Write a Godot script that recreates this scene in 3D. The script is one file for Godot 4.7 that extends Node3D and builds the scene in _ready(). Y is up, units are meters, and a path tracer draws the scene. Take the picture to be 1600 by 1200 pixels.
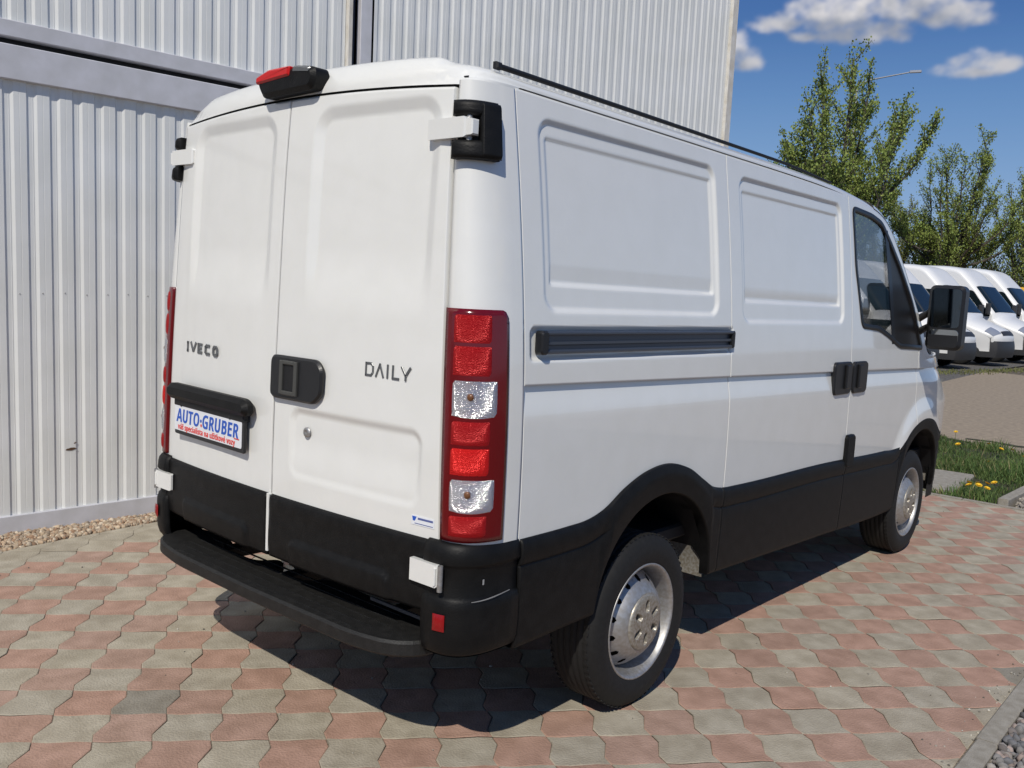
extends Node3D
# A white panel van on a paved yard beside a corrugated metal hall, spring daylight.
# Axes: +x is the way the van points, +y up, +z the van's right hand side (towards the camera).

var cam_pos := Vector3(-1.7826, 1.4945, 2.5514)
var cam_right := Vector3.RIGHT
var cam_up := Vector3.UP
var cam_fwd := Vector3.FORWARD
var names := {}
var M := {}
var rng := RandomNumberGenerator.new()

# ------------------------------------------------------------------ mesh builder
class MB:
	var v := PackedVector3Array()
	var n := PackedVector3Array()
	var uv := PackedVector2Array()
	var ix := PackedInt32Array()

	func grid(nu: int, nv: int, f: Callable, flip := false, keep = null) -> void:
		var base := v.size()
		var p := PackedVector3Array()
		p.resize((nu + 1) * (nv + 1))
		var ok := PackedByteArray()
		ok.resize((nu + 1) * (nv + 1))
		ok.fill(1)
		for j in nv + 1:
			for i in nu + 1:
				var k := j * (nu + 1) + i
				p[k] = f.call(float(i) / nu, float(j) / nv)
				if keep != null and not keep.call(p[k]):
					ok[k] = 0
		for j in nv + 1:
			for i in nu + 1:
				var a: Vector3 = p[j * (nu + 1) + mini(i + 1, nu)] - p[j * (nu + 1) + maxi(i - 1, 0)]
				var b: Vector3 = p[mini(j + 1, nv) * (nu + 1) + i] - p[maxi(j - 1, 0) * (nu + 1) + i]
				var m := a.cross(b).normalized()
				if m == Vector3.ZERO:
					m = Vector3.UP
				n.append(-m if flip else m)
				v.append(p[j * (nu + 1) + i])
				uv.append(Vector2(float(i) / nu, 1.0 - float(j) / nv))
		for j in nv:
			for i in nu:
				var a := j * (nu + 1) + i
				var b := a + 1
				var c := a + nu + 2
				var d := a + nu + 1
				if ok[a] + ok[b] + ok[c] + ok[d] == 0:
					continue
				if flip:
					ix.append_array([base + a, base + b, base + c, base + a, base + c, base + d])
				else:
					ix.append_array([base + a, base + c, base + b, base + a, base + d, base + c])

	func face(pts: PackedVector3Array, outward: Vector3) -> void:   # a flat convex face
		if pts.size() < 3:
			return
		var m := Vector3.ZERO
		for i in range(1, pts.size() - 1):
			m += (pts[i] - pts[0]).cross(pts[i + 1] - pts[0])
		m = m.normalized()
		var rev := m.dot(outward) < 0.0
		if rev:
			m = -m
		var base := v.size()
		for q in pts:
			v.append(q)
			n.append(m)
			uv.append(Vector2.ZERO)
		for i in range(1, pts.size() - 1):
			if rev:
				ix.append_array([base, base + i, base + i + 1])
			else:
				ix.append_array([base, base + i + 1, base + i])

	func prism(poly: PackedVector2Array, xf: Transform3D, depth: float, bev := 0.0, back := true) -> void:
		# polygon in local XY pushed from z = 0 to z = depth; both rims chamfered by bev
		var q := poly
		var area2 := 0.0
		for i in q.size():
			area2 += q[i].cross(q[(i + 1) % q.size()])
		if area2 < 0.0:
			q = q.duplicate()
			q.reverse()
		var k := q.size()
		var inn := PackedVector2Array()
		for i in k:
			var e0 := (q[i] - q[(i + k - 1) % k]).normalized()
			var e1 := (q[(i + 1) % k] - q[i]).normalized()
			var n0 := Vector2(-e0.y, e0.x)
			var n1 := Vector2(-e1.y, e1.x)
			var mm := (n0 + n1)
			var l := mm.length_squared()
			inn.append(q[i] + (mm * (2.0 * bev / l) if l > 0.05 else Vector2.ZERO))
		var tri := Geometry2D.triangulate_polygon(inn)
		if tri.is_empty():
			for i in range(1, k - 1):
				tri.append_array([0, i, i + 1])
		for side in [1, 0]:
			if side == 0 and not back:
				continue
			var z := depth if side == 1 else 0.0
			var base := v.size()
			var nn := (xf.basis * Vector3(0, 0, 1 if side == 1 else -1)).normalized()
			for t in inn:
				v.append(xf * Vector3(t.x, t.y, z))
				n.append(nn)
				uv.append(t)
			for t in range(0, tri.size(), 3):
				var a := inn[tri[t]]
				var b := inn[tri[t + 1]]
				var c := inn[tri[t + 2]]
				var ccw := (b - a).cross(c - a) > 0.0
				if ccw == (side == 1):
					ix.append_array([base + tri[t], base + tri[t + 2], base + tri[t + 1]])
				else:
					ix.append_array([base + tri[t], base + tri[t + 1], base + tri[t + 2]])
		var rings: Array = [[inn, depth], [q, depth - bev], [q, bev], [inn, 0.0]] if bev > 0.0 else [[q, depth], [q, 0.0]]
		for r in rings.size() - 1:
			if r == rings.size() - 2 and bev > 0.0 and not back:
				continue
			for i in k:
				var j := (i + 1) % k
				var A: PackedVector2Array = rings[r][0]
				var B: PackedVector2Array = rings[r + 1][0]
				var za: float = rings[r][1]
				var zb: float = rings[r + 1][1]
				var e := (q[j] - q[i]).normalized()
				var o := xf.basis * Vector3(e.y, -e.x, 0)
				if bev > 0.0:
					o += xf.basis * Vector3(0, 0, [1.0, 0.0, -1.0][r])
				face(PackedVector3Array([xf * Vector3(A[i].x, A[i].y, za), xf * Vector3(A[j].x, A[j].y, za), xf * Vector3(B[j].x, B[j].y, zb), xf * Vector3(B[i].x, B[i].y, zb)]), o)

	func box(c: Vector3, s: Vector3, bev := 0.0, basis := Basis.IDENTITY) -> void:
		var h := s / 2.0
		var poly := PackedVector2Array([Vector2(-h.x, -h.y), Vector2(h.x, -h.y), Vector2(h.x, h.y), Vector2(-h.x, h.y)])
		prism(poly, Transform3D(basis, c + basis * Vector3(0, 0, -h.z)), s.z, minf(bev, 0.45 * minf(s.x, minf(s.y, s.z))))

	func lathe(prof: PackedVector2Array, segs: int, xf: Transform3D) -> void:   # points (radius, height along local z), outward on the left going up
		var k := prof.size() - 1
		grid(segs, k, func(u: float, t: float) -> Vector3:
			var q := prof[int(round(t * k))]
			var a := u * TAU
			return xf * Vector3(q.x * cos(a), q.x * sin(a), q.y))

	func tube(pts: PackedVector3Array, r0: float, r1: float, segs := 6) -> void:
		var k := pts.size() - 1
		grid(segs, k, func(u: float, t: float) -> Vector3:
			var i := int(round(t * k))
			var d := (pts[mini(i + 1, k)] - pts[maxi(i - 1, 0)]).normalized()
			var s := d.cross(Vector3(0.3, 0.2, 0.93)).normalized()
			var w := s.cross(d)
			var a := -u * TAU
			return pts[i] + (s * cos(a) + w * sin(a)) * lerpf(r0, r1, t))

	func mesh() -> ArrayMesh:
		var a := []
		a.resize(Mesh.ARRAY_MAX)
		a[Mesh.ARRAY_VERTEX] = v
		a[Mesh.ARRAY_NORMAL] = n
		a[Mesh.ARRAY_TEX_UV] = uv
		a[Mesh.ARRAY_INDEX] = ix
		var m := ArrayMesh.new()
		m.add_surface_from_arrays(Mesh.PRIMITIVE_TRIANGLES, a)
		return m

# ------------------------------------------------------------------ scene helpers
func numbered(called: String, parent: Node) -> String:
	var key := str(parent.get_instance_id()) + called
	var k: int = names.get(key, 0)
	names[key] = k + 1
	return called if k == 0 else "%s_%03d" % [called, k]

func obj(called: String, mesh: Mesh, m: Material, parent: Node = self) -> MeshInstance3D:
	var o := MeshInstance3D.new()
	o.name = numbered(called, parent)
	o.mesh = mesh
	o.material_override = m
	parent.add_child(o, true)
	return o

func thing(called: String, label: String, category: String, at := Vector3.ZERO, turn := 0.0, group := "") -> Node3D:
	var o := Node3D.new()
	o.name = numbered(called, self)
	add_child(o, true)
	o.position = at
	o.rotation.y = turn
	tag(o, label, category, group)
	return o

func tag(o: Node, label: String, category: String, group := "") -> Node:
	o.set_meta("label", label)
	o.set_meta("category", category)
	if group != "":
		o.set_meta("group", group)
	return o

func structure(o: Node, label := "") -> Node:
	o.set_meta("kind", "structure")
	if label != "":
		o.set_meta("label", label)
	return o

func copy(src: Node3D, called: String, label: String, at: Vector3, turn: float) -> Node3D:
	var o: Node3D = src.duplicate()
	o.name = numbered(called, self)
	add_child(o, true)
	o.position = at
	o.rotation.y = turn
	o.set_meta("label", label)
	return o

func mat(c: Color, rough := 0.6, metal := 0.0) -> StandardMaterial3D:   # c is a real-world (linear) base colour
	var m := StandardMaterial3D.new()
	m.albedo_color = c.linear_to_srgb()
	m.roughness = rough
	m.metallic = metal
	return m

func noise_tex(freq: float, oct: int, lo: Color, hi: Color, sd: int, size := 512, mid := 0.5) -> NoiseTexture2D:
	var fn := FastNoiseLite.new()
	fn.seed = sd
	fn.noise_type = FastNoiseLite.TYPE_SIMPLEX_SMOOTH
	fn.frequency = freq
	fn.fractal_octaves = oct
	var t := NoiseTexture2D.new()
	t.width = size
	t.height = size
	t.seamless = true
	t.noise = fn
	var g := Gradient.new()
	g.offsets = PackedFloat32Array([0.15, mid, 0.85])
	g.colors = PackedColorArray([lo, lo.lerp(hi, 0.5), hi])
	t.color_ramp = g
	return t

func bump_tex(freq: float, oct: int, strength: float, sd: int, size := 512, kind := FastNoiseLite.TYPE_SIMPLEX_SMOOTH) -> NoiseTexture2D:
	var fn := FastNoiseLite.new()
	fn.seed = sd
	fn.noise_type = kind
	fn.frequency = freq
	fn.fractal_octaves = oct
	var t := NoiseTexture2D.new()
	t.width = size
	t.height = size
	t.seamless = true
	t.as_normal_map = true
	t.bump_strength = strength
	t.noise = fn
	return t

func tri_planar(m: StandardMaterial3D, scale: float) -> StandardMaterial3D:
	m.uv1_triplanar = true
	m.uv1_world_triplanar = true
	m.uv1_scale = Vector3.ONE * scale
	return m

func bumpy(m: StandardMaterial3D, t: Texture2D, s := 1.0) -> StandardMaterial3D:
	m.normal_enabled = true
	m.normal_texture = t
	m.normal_scale = s
	return m

func interp(x: float, xs: Array, ys: Array) -> float:   # monotone-ish smooth interpolation
	if x <= xs[0]:
		return ys[0]
	var k := xs.size() - 1
	if x >= xs[k]:
		return ys[k]
	var i := 0
	while x > xs[i + 1]:
		i += 1
	var h: float = xs[i + 1] - xs[i]
	var t: float = (x - xs[i]) / h
	var d: float = (ys[i + 1] - ys[i]) / h
	var d0: float = d if i == 0 else ((ys[i] - ys[i - 1]) / (xs[i] - xs[i - 1]) + d) / 2.0
	var d1: float = d if i == k - 1 else ((ys[i + 2] - ys[i + 1]) / (xs[i + 2] - xs[i + 1]) + d) / 2.0
	var t2 := t * t
	var t3 := t2 * t
	return (2 * t3 - 3 * t2 + 1) * ys[i] + (t3 - 2 * t2 + t) * h * d0 + (3 * t2 - 2 * t3) * ys[i + 1] + (t3 - t2) * h * d1

func round_rect(x0: float, y0: float, x1: float, y1: float, r: float, k := 5) -> PackedVector2Array:
	var p := PackedVector2Array()
	for c in [[x1 - r, y0 + r, -90.0], [x1 - r, y1 - r, 0.0], [x0 + r, y1 - r, 90.0], [x0 + r, y0 + r, 180.0]]:
		for i in k + 1:
			var a := deg_to_rad(c[2] + 90.0 * i / k)
			p.append(Vector2(c[0] + r * cos(a), c[1] + r * sin(a)))
	return p

func round_poly(poly: PackedVector2Array, r: float, k := 5) -> PackedVector2Array:
	var out := PackedVector2Array()
	var m := poly.size()
	for i in m:
		var p := poly[i]
		var a := poly[(i + m - 1) % m]
		var b := poly[(i + 1) % m]
		var ra := minf(r, 0.45 * p.distance_to(a))
		var rb := minf(r, 0.45 * p.distance_to(b))
		var s := p + (a - p).normalized() * ra
		var e := p + (b - p).normalized() * rb
		for j in k + 1:
			var t := float(j) / k
			out.append(s.lerp(p, t).lerp(p.lerp(e, t), t))
	return out

func sd_round(x: float, y: float, x0: float, y0: float, x1: float, y1: float, r: float) -> float:   # signed distance to a rounded rectangle
	var qx := absf(x - (x0 + x1) / 2.0) - (x1 - x0) / 2.0 + r
	var qy := absf(y - (y0 + y1) / 2.0) - (y1 - y0) / 2.0 + r
	return Vector2(maxf(qx, 0.0), maxf(qy, 0.0)).length() + minf(maxf(qx, qy), 0.0) - r

# ------------------------------------------------------------------ the place
func _ready() -> void:
	rng.seed = 7
	set_camera()
	set_light()
	materials()
	ground()
	hall()
	big_van()
	far_vans()
	trees()
	yard_edges()

func set_camera() -> void:
	var yaw := 0.7106
	var pitch := -0.1054
	var roll := 0.0521
	cam_fwd = Vector3(cos(yaw) * cos(pitch), sin(pitch), -sin(yaw) * cos(pitch))
	var r := cam_fwd.cross(Vector3.UP).normalized()
	var u := r.cross(cam_fwd)
	cam_right = r * cos(roll) + u * sin(roll)
	cam_up = u * cos(roll) - r * sin(roll)
	var c := Camera3D.new()
	c.name = "camera"
	c.fov = rad_to_deg(2.0 * atan(600.0 / 1397.63))
	c.near = 0.05
	c.far = 2000.0
	c.transform = Transform3D(Basis(cam_right, cam_up, -cam_fwd), cam_pos)
	add_child(c)
	c.current = true

func set_light() -> void:
	var sun := DirectionalLight3D.new()
	sun.name = "sun"
	sun.light_energy = 1.13
	sun.light_color = Color(1.0, 0.975, 0.93)
	sun.light_angular_distance = 0.5
	sun.shadow_enabled = true
	var d := Vector3(0.85, -1.0, -0.455).normalized()
	sun.transform = Transform3D(Basis.looking_at(d, Vector3.UP), Vector3(-20, 30, 15))
	add_child(sun)
	var e := Environment.new()
	e.background_mode = Environment.BG_SKY
	var sky := Sky.new()
	var pm := PanoramaSkyMaterial.new()
	pm.panorama = ImageTexture.create_from_image(sky_image())
	sky.sky_material = pm
	e.sky = sky
	e.tonemap_mode = Environment.TONE_MAPPER_LINEAR
	e.tonemap_exposure = 1.0
	e.background_energy_multiplier = 1.0
	e.sdfgi_enabled = true
	e.ssao_enabled = true
	e.ssil_enabled = true
	var w := WorldEnvironment.new()
	w.name = "air"
	w.environment = e
	add_child(w)

func sky_image() -> Image:
	# blue spring sky with a few small cumulus clouds all round: each cloud is a set of puffs (azimuth, elevation, half width, half height in degrees)
	var W := 2880
	var H := 1440
	var puffs: Array = []
	for q in [[-22.5, 16.4, 4.2, 1.8], [-19.2, 16.9, 4.0, 1.9], [-25.6, 16.1, 2.2, .85], [-16.2, 16.0, 2.6, 1.0], [-21.0, 15.4, 3.2, 1.1], [-24.4, 15.35, 1.4, .5],
			[-28.2, 14.5, 1.5, 1.5], [-27.4, 13.9, 1.2, .8], [-14.7, 13.55, 1.9, .95], [-15.3, 13.2, 2.1, .6], [-13.6, 13.35, 1.2, .7]]:
		puffs.append(q)
	var r := RandomNumberGenerator.new()
	r.seed = 41
	for k in 26:   # the rest of the sky
		var az := fposmod(r.randf_range(15.0, 285.0), 360.0)
		var el := r.randf_range(9.0, 42.0)
		var s := r.randf_range(1.0, 2.6)
		for j in 5:
			puffs.append([az + r.randf_range(-3.4, 3.4) * s, el + r.randf_range(-.3, .8) * s, r.randf_range(1.6, 3.0) * s, r.randf_range(.6, 1.3) * s])
	var dens := PackedFloat32Array()
	dens.resize(W * H)
	var fn := FastNoiseLite.new()
	fn.seed = 5
	fn.frequency = 0.55
	fn.fractal_octaves = 5
	fn.noise_type = FastNoiseLite.TYPE_SIMPLEX_SMOOTH
	for q in puffs:
		var x0 := int((q[0] - q[2] * 1.6) / 360.0 * W)
		var x1 := int((q[0] + q[2] * 1.6) / 360.0 * W)
		var y0 := int((90.0 - q[1] - q[3] * 1.7) / 180.0 * H)
		var y1 := int((90.0 - q[1] + q[3] * 1.7) / 180.0 * H)
		for y in range(maxi(y0, 0), mini(y1, H / 2 - 1)):
			var el := 90.0 - (y + 0.5) * 180.0 / H
			for x in range(x0, x1):
				var az := (x + 0.5) * 360.0 / W
				var dx: float = (az - q[0]) / q[2]
				var dy: float = (el - q[1]) / q[3]
				if dy < 0.0:
					dy *= 1.5
				var d := 1.0 - dx * dx - dy * dy
				if d > -1.2:
					var k := y * W + posmod(x, W)
					var nz := fn.get_noise_2d(az * 1.0, el * 1.5)
					dens[k] = maxf(dens[k], clampf(d * 0.85 + nz * 0.62 - 0.05, 0.0, 1.0))
	var data := PackedByteArray()
	data.resize(W * H * 3)
	var row := PackedByteArray()
	for y in H:
		var el := 90.0 - (y + 0.5) * 180.0 / H
		var c: Color
		if el > 0.0:
			c = Color(interp(el, [0, 6, 11, 14, 17, 30, 90], [.42, .25, .152, .105, .068, .052, .042]), interp(el, [0, 6, 11, 14, 17, 30, 90], [.52, .395, .292, .225, .165, .135, .11]), interp(el, [0, 6, 11, 14, 17, 30, 90], [.68, .625, .545, .475, .405, .35, .30]))
		else:
			c = Color(0.22, 0.20, 0.17)
		for x in W:
			var k := y * W + x
			var o := c
			var a := dens[k]
			if a > 0.0:
				var dn := dens[mini(y + 10, H - 1) * W + x]
				var up := dens[maxi(y - 8, 0) * W + x]
				var lit := clampf(0.55 + 0.75 * (dn - up) + 0.10 * (1.0 - a), 0.0, 1.0)
				var cl := Color(0.34, 0.36, 0.41).lerp(Color(0.80, 0.77, 0.76), lit)
				o = c.lerp(cl, smoothstep(0.0, 0.95, a) * 0.92)
			# centre column of a panorama looks along -z; azimuth here is measured from +x towards +z
			var xi := posmod(x + W / 4, W)   # + quarter turn
			var s := o.linear_to_srgb()
			var b := (y * W + posmod(xi, W)) * 3
			data[b] = int(clampf(s.r, 0, 1) * 255.0)
			data[b + 1] = int(clampf(s.g, 0, 1) * 255.0)
			data[b + 2] = int(clampf(s.b, 0, 1) * 255.0)
	return Image.create_from_data(W, H, false, Image.FORMAT_RGB8, data)

func materials() -> void:
	var paint := mat(Color(0.81, 0.812, 0.785), 0.33)
	paint.clearcoat_enabled = true
	paint.clearcoat = 1.0
	paint.clearcoat_roughness = 0.05
	tri_planar(paint, 0.9)
	paint.albedo_texture = noise_tex(0.012, 4, Color(0.985, 0.985, 0.982), Color(1, 1, 1), 3)
	paint.roughness_texture = noise_tex(0.02, 4, Color(0.85, 0.85, 0.85), Color(1, 1, 1), 4)
	M.paint = paint
	var clad := mat(Color(0.0085, 0.0085, 0.0088), 0.52)
	tri_planar(clad, 1.6)
	clad.albedo_texture = noise_tex(0.02, 5, Color(0.72, 0.72, 0.72), Color(1, 1, 0.99), 11)
	bumpy(clad, bump_tex(0.18, 2, 2.0, 12), 0.25)
	clad.metallic_specular = 0.34
	M.clad = clad
	M.black = mat(Color(0.008, 0.008, 0.009), 0.6)
	var trim := mat(Color(0.012, 0.012, 0.013), 0.4)
	M.trim = trim
	M.rubber = tri_planar(mat(Color(0.0095, 0.0092, 0.009), 0.75), 4.0)
	M.rubber.albedo_texture = noise_tex(0.02, 4, Color(0.72, 0.70, 0.67), Color(1, 1, 1), 15)
	bumpy(M.rubber, bump_tex(0.08, 3, 3.0, 16), 0.4)
	M.steel = mat(Color(0.50, 0.51, 0.53), 0.48, 0.75)
	tri_planar(M.steel, 5.0)
	M.steel.albedo_texture = noise_tex(0.02, 4, Color(0.86, 0.83, 0.78), Color(1, 1, 1), 17)
	M.cap = mat(Color(0.46, 0.45, 0.42), 0.42, 0.5)
	tri_planar(M.cap, 6.0)
	M.cap.albedo_texture = noise_tex(0.02, 4, Color(0.78, 0.74, 0.68), Color(1, 1, 1), 18)
	M.rail = mat(Color(0.10, 0.115, 0.14), 0.35, 0.6)
	M.letter = mat(Color(0.16, 0.165, 0.17), 0.3, 0.5)
	M.glass = mat(Color(0.012, 0.03, 0.026), 0.02)
	M.glass.albedo_color.a = 0.28
	M.glass.transparency = BaseMaterial3D.TRANSPARENCY_ALPHA
	M.seat = mat(Color(0.03, 0.03, 0.034), 0.9)
	M.mirror = mat(Color(0.09, 0.10, 0.105), 0.04, 1.0)
	M.mirror_low = mat(Color(0.50, 0.52, 0.52), 0.06, 1.0)
	var cell := bump_tex(0.09, 1, 10.0, 21, 256, FastNoiseLite.TYPE_CELLULAR)
	M.lens_dark = mat(Color(0.125, 0.0015, 0.004), 0.16)
	M.lens_dark.clearcoat_enabled = true
	M.lens_dark.clearcoat = 0.3
	M.lens_dark.clearcoat_roughness = 0.05
	M.lens_red = mat(Color(0.78, 0.010, 0.008), 0.28, 0.35)
	M.lens_red.uv1_scale = Vector3(2.0, 1.2, 1)
	bumpy(M.lens_red, cell, 0.9)
	M.lens_mid = M.lens_red.duplicate()
	M.lens_mid.albedo_color = Color(0.46, 0.005, 0.007).linear_to_srgb()
	M.lens_mid.uv1_scale = Vector3(3.0, 1.0, 1)
	M.lens_clear = mat(Color(0.80, 0.80, 0.81), 0.16, 0.9)
	M.lens_clear.uv1_scale = Vector3(2.2, 1.6, 1)
	bumpy(M.lens_clear, cell, 1.1)
	M.reflector = mat(Color(0.26, 0.004, 0.006), 0.25)
	M.bulb = mat(Color(0.16, 0.07, 0.03), 0.2)
	M.plate = mat(Color(0.78, 0.80, 0.84), 0.4)
	M.blue = mat(Color(0.02, 0.10, 0.50), 0.5)
	M.red = mat(Color(0.72, 0.07, 0.06), 0.5)
	# hall sheeting: pale grey coated steel, a little dirty towards the ground line
	M.sheet = tri_planar(mat(Color(0.765, 0.775, 0.768), 0.45), 0.35)
	M.sheet.albedo_texture = noise_tex(0.012, 5, Color(0.965, 0.965, 0.955), Color(1, 1, 1), 31)
	M.beam = tri_planar(mat(Color(0.60, 0.60, 0.64), 0.42), 0.8)
	M.beam.albedo_texture = noise_tex(0.015, 5, Color(0.94, 0.94, 0.93), Color(1, 1, 1), 33)
	M.flash = tri_planar(mat(Color(0.74, 0.72, 0.68), 0.5), 0.8)
	M.flash.albedo_texture = noise_tex(0.015, 4, Color(0.88, 0.86, 0.82), Color(1, 1, 1), 34)
	M.rust = mat(Color(0.10, 0.055, 0.03), 0.9)
	# paving: grey and red concrete pavers with grain and worn patches
	var grain := noise_tex(0.010, 6, Color(0.88, 0.87, 0.855), Color(1, 1, 1), 41, 1024)
	var gb := bump_tex(0.12, 4, 5.0, 42, 1024)
	M.pavers = []
	for c in [[.408, .366, .284], [.388, .346, .270], [.428, .384, .300], [.402, .364, .290], [.425, .268, .204], [.402, .258, .198], [.438, .272, .206], [.415, .278, .218], [.28, .255, .21], [.35, .235, .185]]:
		var m := tri_planar(mat(Color(c[0], c[1], c[2]), 0.9), 0.7)
		m.albedo_texture = grain
		bumpy(m, gb, 0.32)
		M.pavers.append(m)
	M.joint = tri_planar(mat(Color(0.30, 0.262, 0.205), 1.0), 3.0)
	M.joint.albedo_texture = noise_tex(0.06, 4, Color(0.55, 0.52, 0.48), Color(1, 1, 1), 43)
	M.concrete = tri_planar(mat(Color(0.34, 0.315, 0.27), 0.92), 1.6)
	M.concrete.albedo_texture = grain
	bumpy(M.concrete, gb, 0.6)
	M.dirt = tri_planar(mat(Color(0.20, 0.17, 0.13), 1.0), 0.25)
	M.dirt.albedo_texture = noise_tex(0.02, 6, Color(0.70, 0.67, 0.62), Color(1, 1, 1), 45, 1024)
	bumpy(M.dirt, bump_tex(0.1, 4, 6.0, 46), 0.8)
	M.road = tri_planar(mat(Color(0.375, 0.30, 0.212), 0.95), 0.8)
	M.road.albedo_texture = noise_tex(0.012, 6, Color(0.84, 0.84, 0.85), Color(1, 1, 1), 47, 1024)
	M.lot = tri_planar(mat(Color(0.21, 0.195, 0.175), 1.0), 0.5)
	M.lot.albedo_texture = noise_tex(0.05, 5, Color(0.55, 0.55, 0.55), Color(1, 1, 1), 49, 512)
	M.soil = tri_planar(mat(Color(0.075, 0.07, 0.035), 1.0), 1.0)
	M.soil.albedo_texture = noise_tex(0.03, 5, Color(0.5, 0.55, 0.45), Color(1, 1, 1), 51)
	M.blade = mat(Color(1, 1, 1), 0.75)
	M.blade.vertex_color_use_as_albedo = true
	M.blade.backlight_enabled = true
	M.blade.backlight = Color(0.6, 0.6, 0.5)
	M.stone = mat(Color(1, 1, 1), 0.9)
	M.stone.vertex_color_use_as_albedo = true
	M.bark = tri_planar(mat(Color(0.15, 0.13, 0.105), 0.95), 1.5)
	M.bark.albedo_texture = noise_tex(0.03, 4, Color(0.5, 0.5, 0.5), Color(1, 1, 1), 53)
	M.petal = mat(Color(0.78, 0.50, 0.02), 0.7)
	M.stem = mat(Color(0.10, 0.15, 0.04), 0.8)
	M.white = mat(Color(0.78, 0.78, 0.77), 0.3)
	M.white.clearcoat_enabled = true
	M.white.clearcoat = 0.5
	M.yellow = mat(Color(0.80, 0.42, 0.03), 0.35)
	M.dark_glass = mat(Color(0.02, 0.035, 0.05), 0.05)
	M.van_glass = mat(Color(0.008, 0.014, 0.017), 0.08)
	M.van_glass.metallic_specular = 0.28
	M.plastic = mat(Color(0.03, 0.03, 0.032), 0.5)
	M.headlight = mat(Color(0.55, 0.56, 0.58), 0.1, 0.6)
	M.metal_pole = mat(Color(0.45, 0.45, 0.45), 0.5, 0.3)

# ------------------------------------------------------------------ ground
func sheet(called: String, poly: PackedVector2Array, y: float, m: Material) -> MeshInstance3D:
	# flat sheet: polygon in (x, z)
	var b := MB.new()
	var t := Geometry2D.triangulate_polygon(poly)
	for q in poly:
		b.v.append(Vector3(q.x, y, q.y))
		b.n.append(Vector3.UP)
		b.uv.append(q)
	for k in range(0, t.size(), 3):
		var cr := (poly[t[k + 1]] - poly[t[k]]).cross(poly[t[k + 2]] - poly[t[k]])
		if cr > 0.0:   # x right, z down: positive cross is clockwise seen from above
			b.ix.append_array([t[k], t[k + 1], t[k + 2]])
		else:
			b.ix.append_array([t[k], t[k + 2], t[k + 1]])
	var o := obj(called, b.mesh(), m)
	structure(o)
	return o

const PAVE_S := 0.1827
const PAVE_TH := 0.7330   # 42 degrees

func wall_z(x: float) -> float:
	return -2.7094 + 0.0745 * x

func edge_z(x: float) -> float:   # where the pavers end along the hall
	return maxf(-2.385 - 0.075 * x, wall_z(x) + 0.03)

func on_screen(p: Vector3) -> Vector3:   # where a point falls in the frame: x, y from -1 to 1, z = distance; used only to choose which pavers are parts
	var d := p - cam_pos
	var z := d.dot(cam_fwd)
	return Vector3(d.dot(cam_right) / z / (800.0 / 1397.6), d.dot(cam_up) / z / (600.0 / 1397.6), z)

func ground() -> void:
	var g := sheet("ground", PackedVector2Array([Vector2(-300, -300), Vector2(500, -300), Vector2(500, 300), Vector2(-300, 300)]), -0.05, M.dirt)
	g.set_meta("label", "bare brown earth around the yard")
	paving()
	# dusty road beyond the grass, gravel lot where the vans stand
	var rd := sheet("road", PackedVector2Array([Vector2(9.4, -0.9), Vector2(9.72, -0.3), Vector2(9.3, 0.32), Vector2(8.9, 0.75), Vector2(8.2, 1.3), Vector2(7.4, 4), Vector2(7.0, 30), Vector2(21, 30), Vector2(22.5, 0), Vector2(24.5, -3.4), Vector2(19, -3.0), Vector2(17, -2.75), Vector2(13, -2.4)]), -0.012, M.road)
	rd.set_meta("label", "dusty brown road beyond the grass strip")
	var crack := PackedVector2Array()
	var back := PackedVector2Array()
	for k in 15:
		var cz := -.25 + k * .28
		var cx := 9.84 + .10 * sin(k * 2.1) + .05 * sin(k * 5.3) + .02 * k
		crack.append(Vector2(cx, cz))
		back.append(Vector2(cx + .10 + .04 * sin(k * 3.7), cz))
	back.reverse()
	crack.append_array(back)
	var ck := sheet("road_crack", crack, -.007, M.soil)
	ck.set_meta("label", "dark crack running across the dusty road")
	var lt := sheet("gravel_lot", PackedVector2Array([Vector2(13, -2.4), Vector2(17, -2.75), Vector2(19, -3.0), Vector2(24.5, -3.4), Vector2(40, -3.6), Vector2(90, -4), Vector2(90, -40), Vector2(7.8, -40), Vector2(7.8, -5), Vector2(9.3, -0.9)]), -0.016, M.lot)
	lt.set_meta("label", "grey gravel lot under the row of parked vans")

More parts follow.
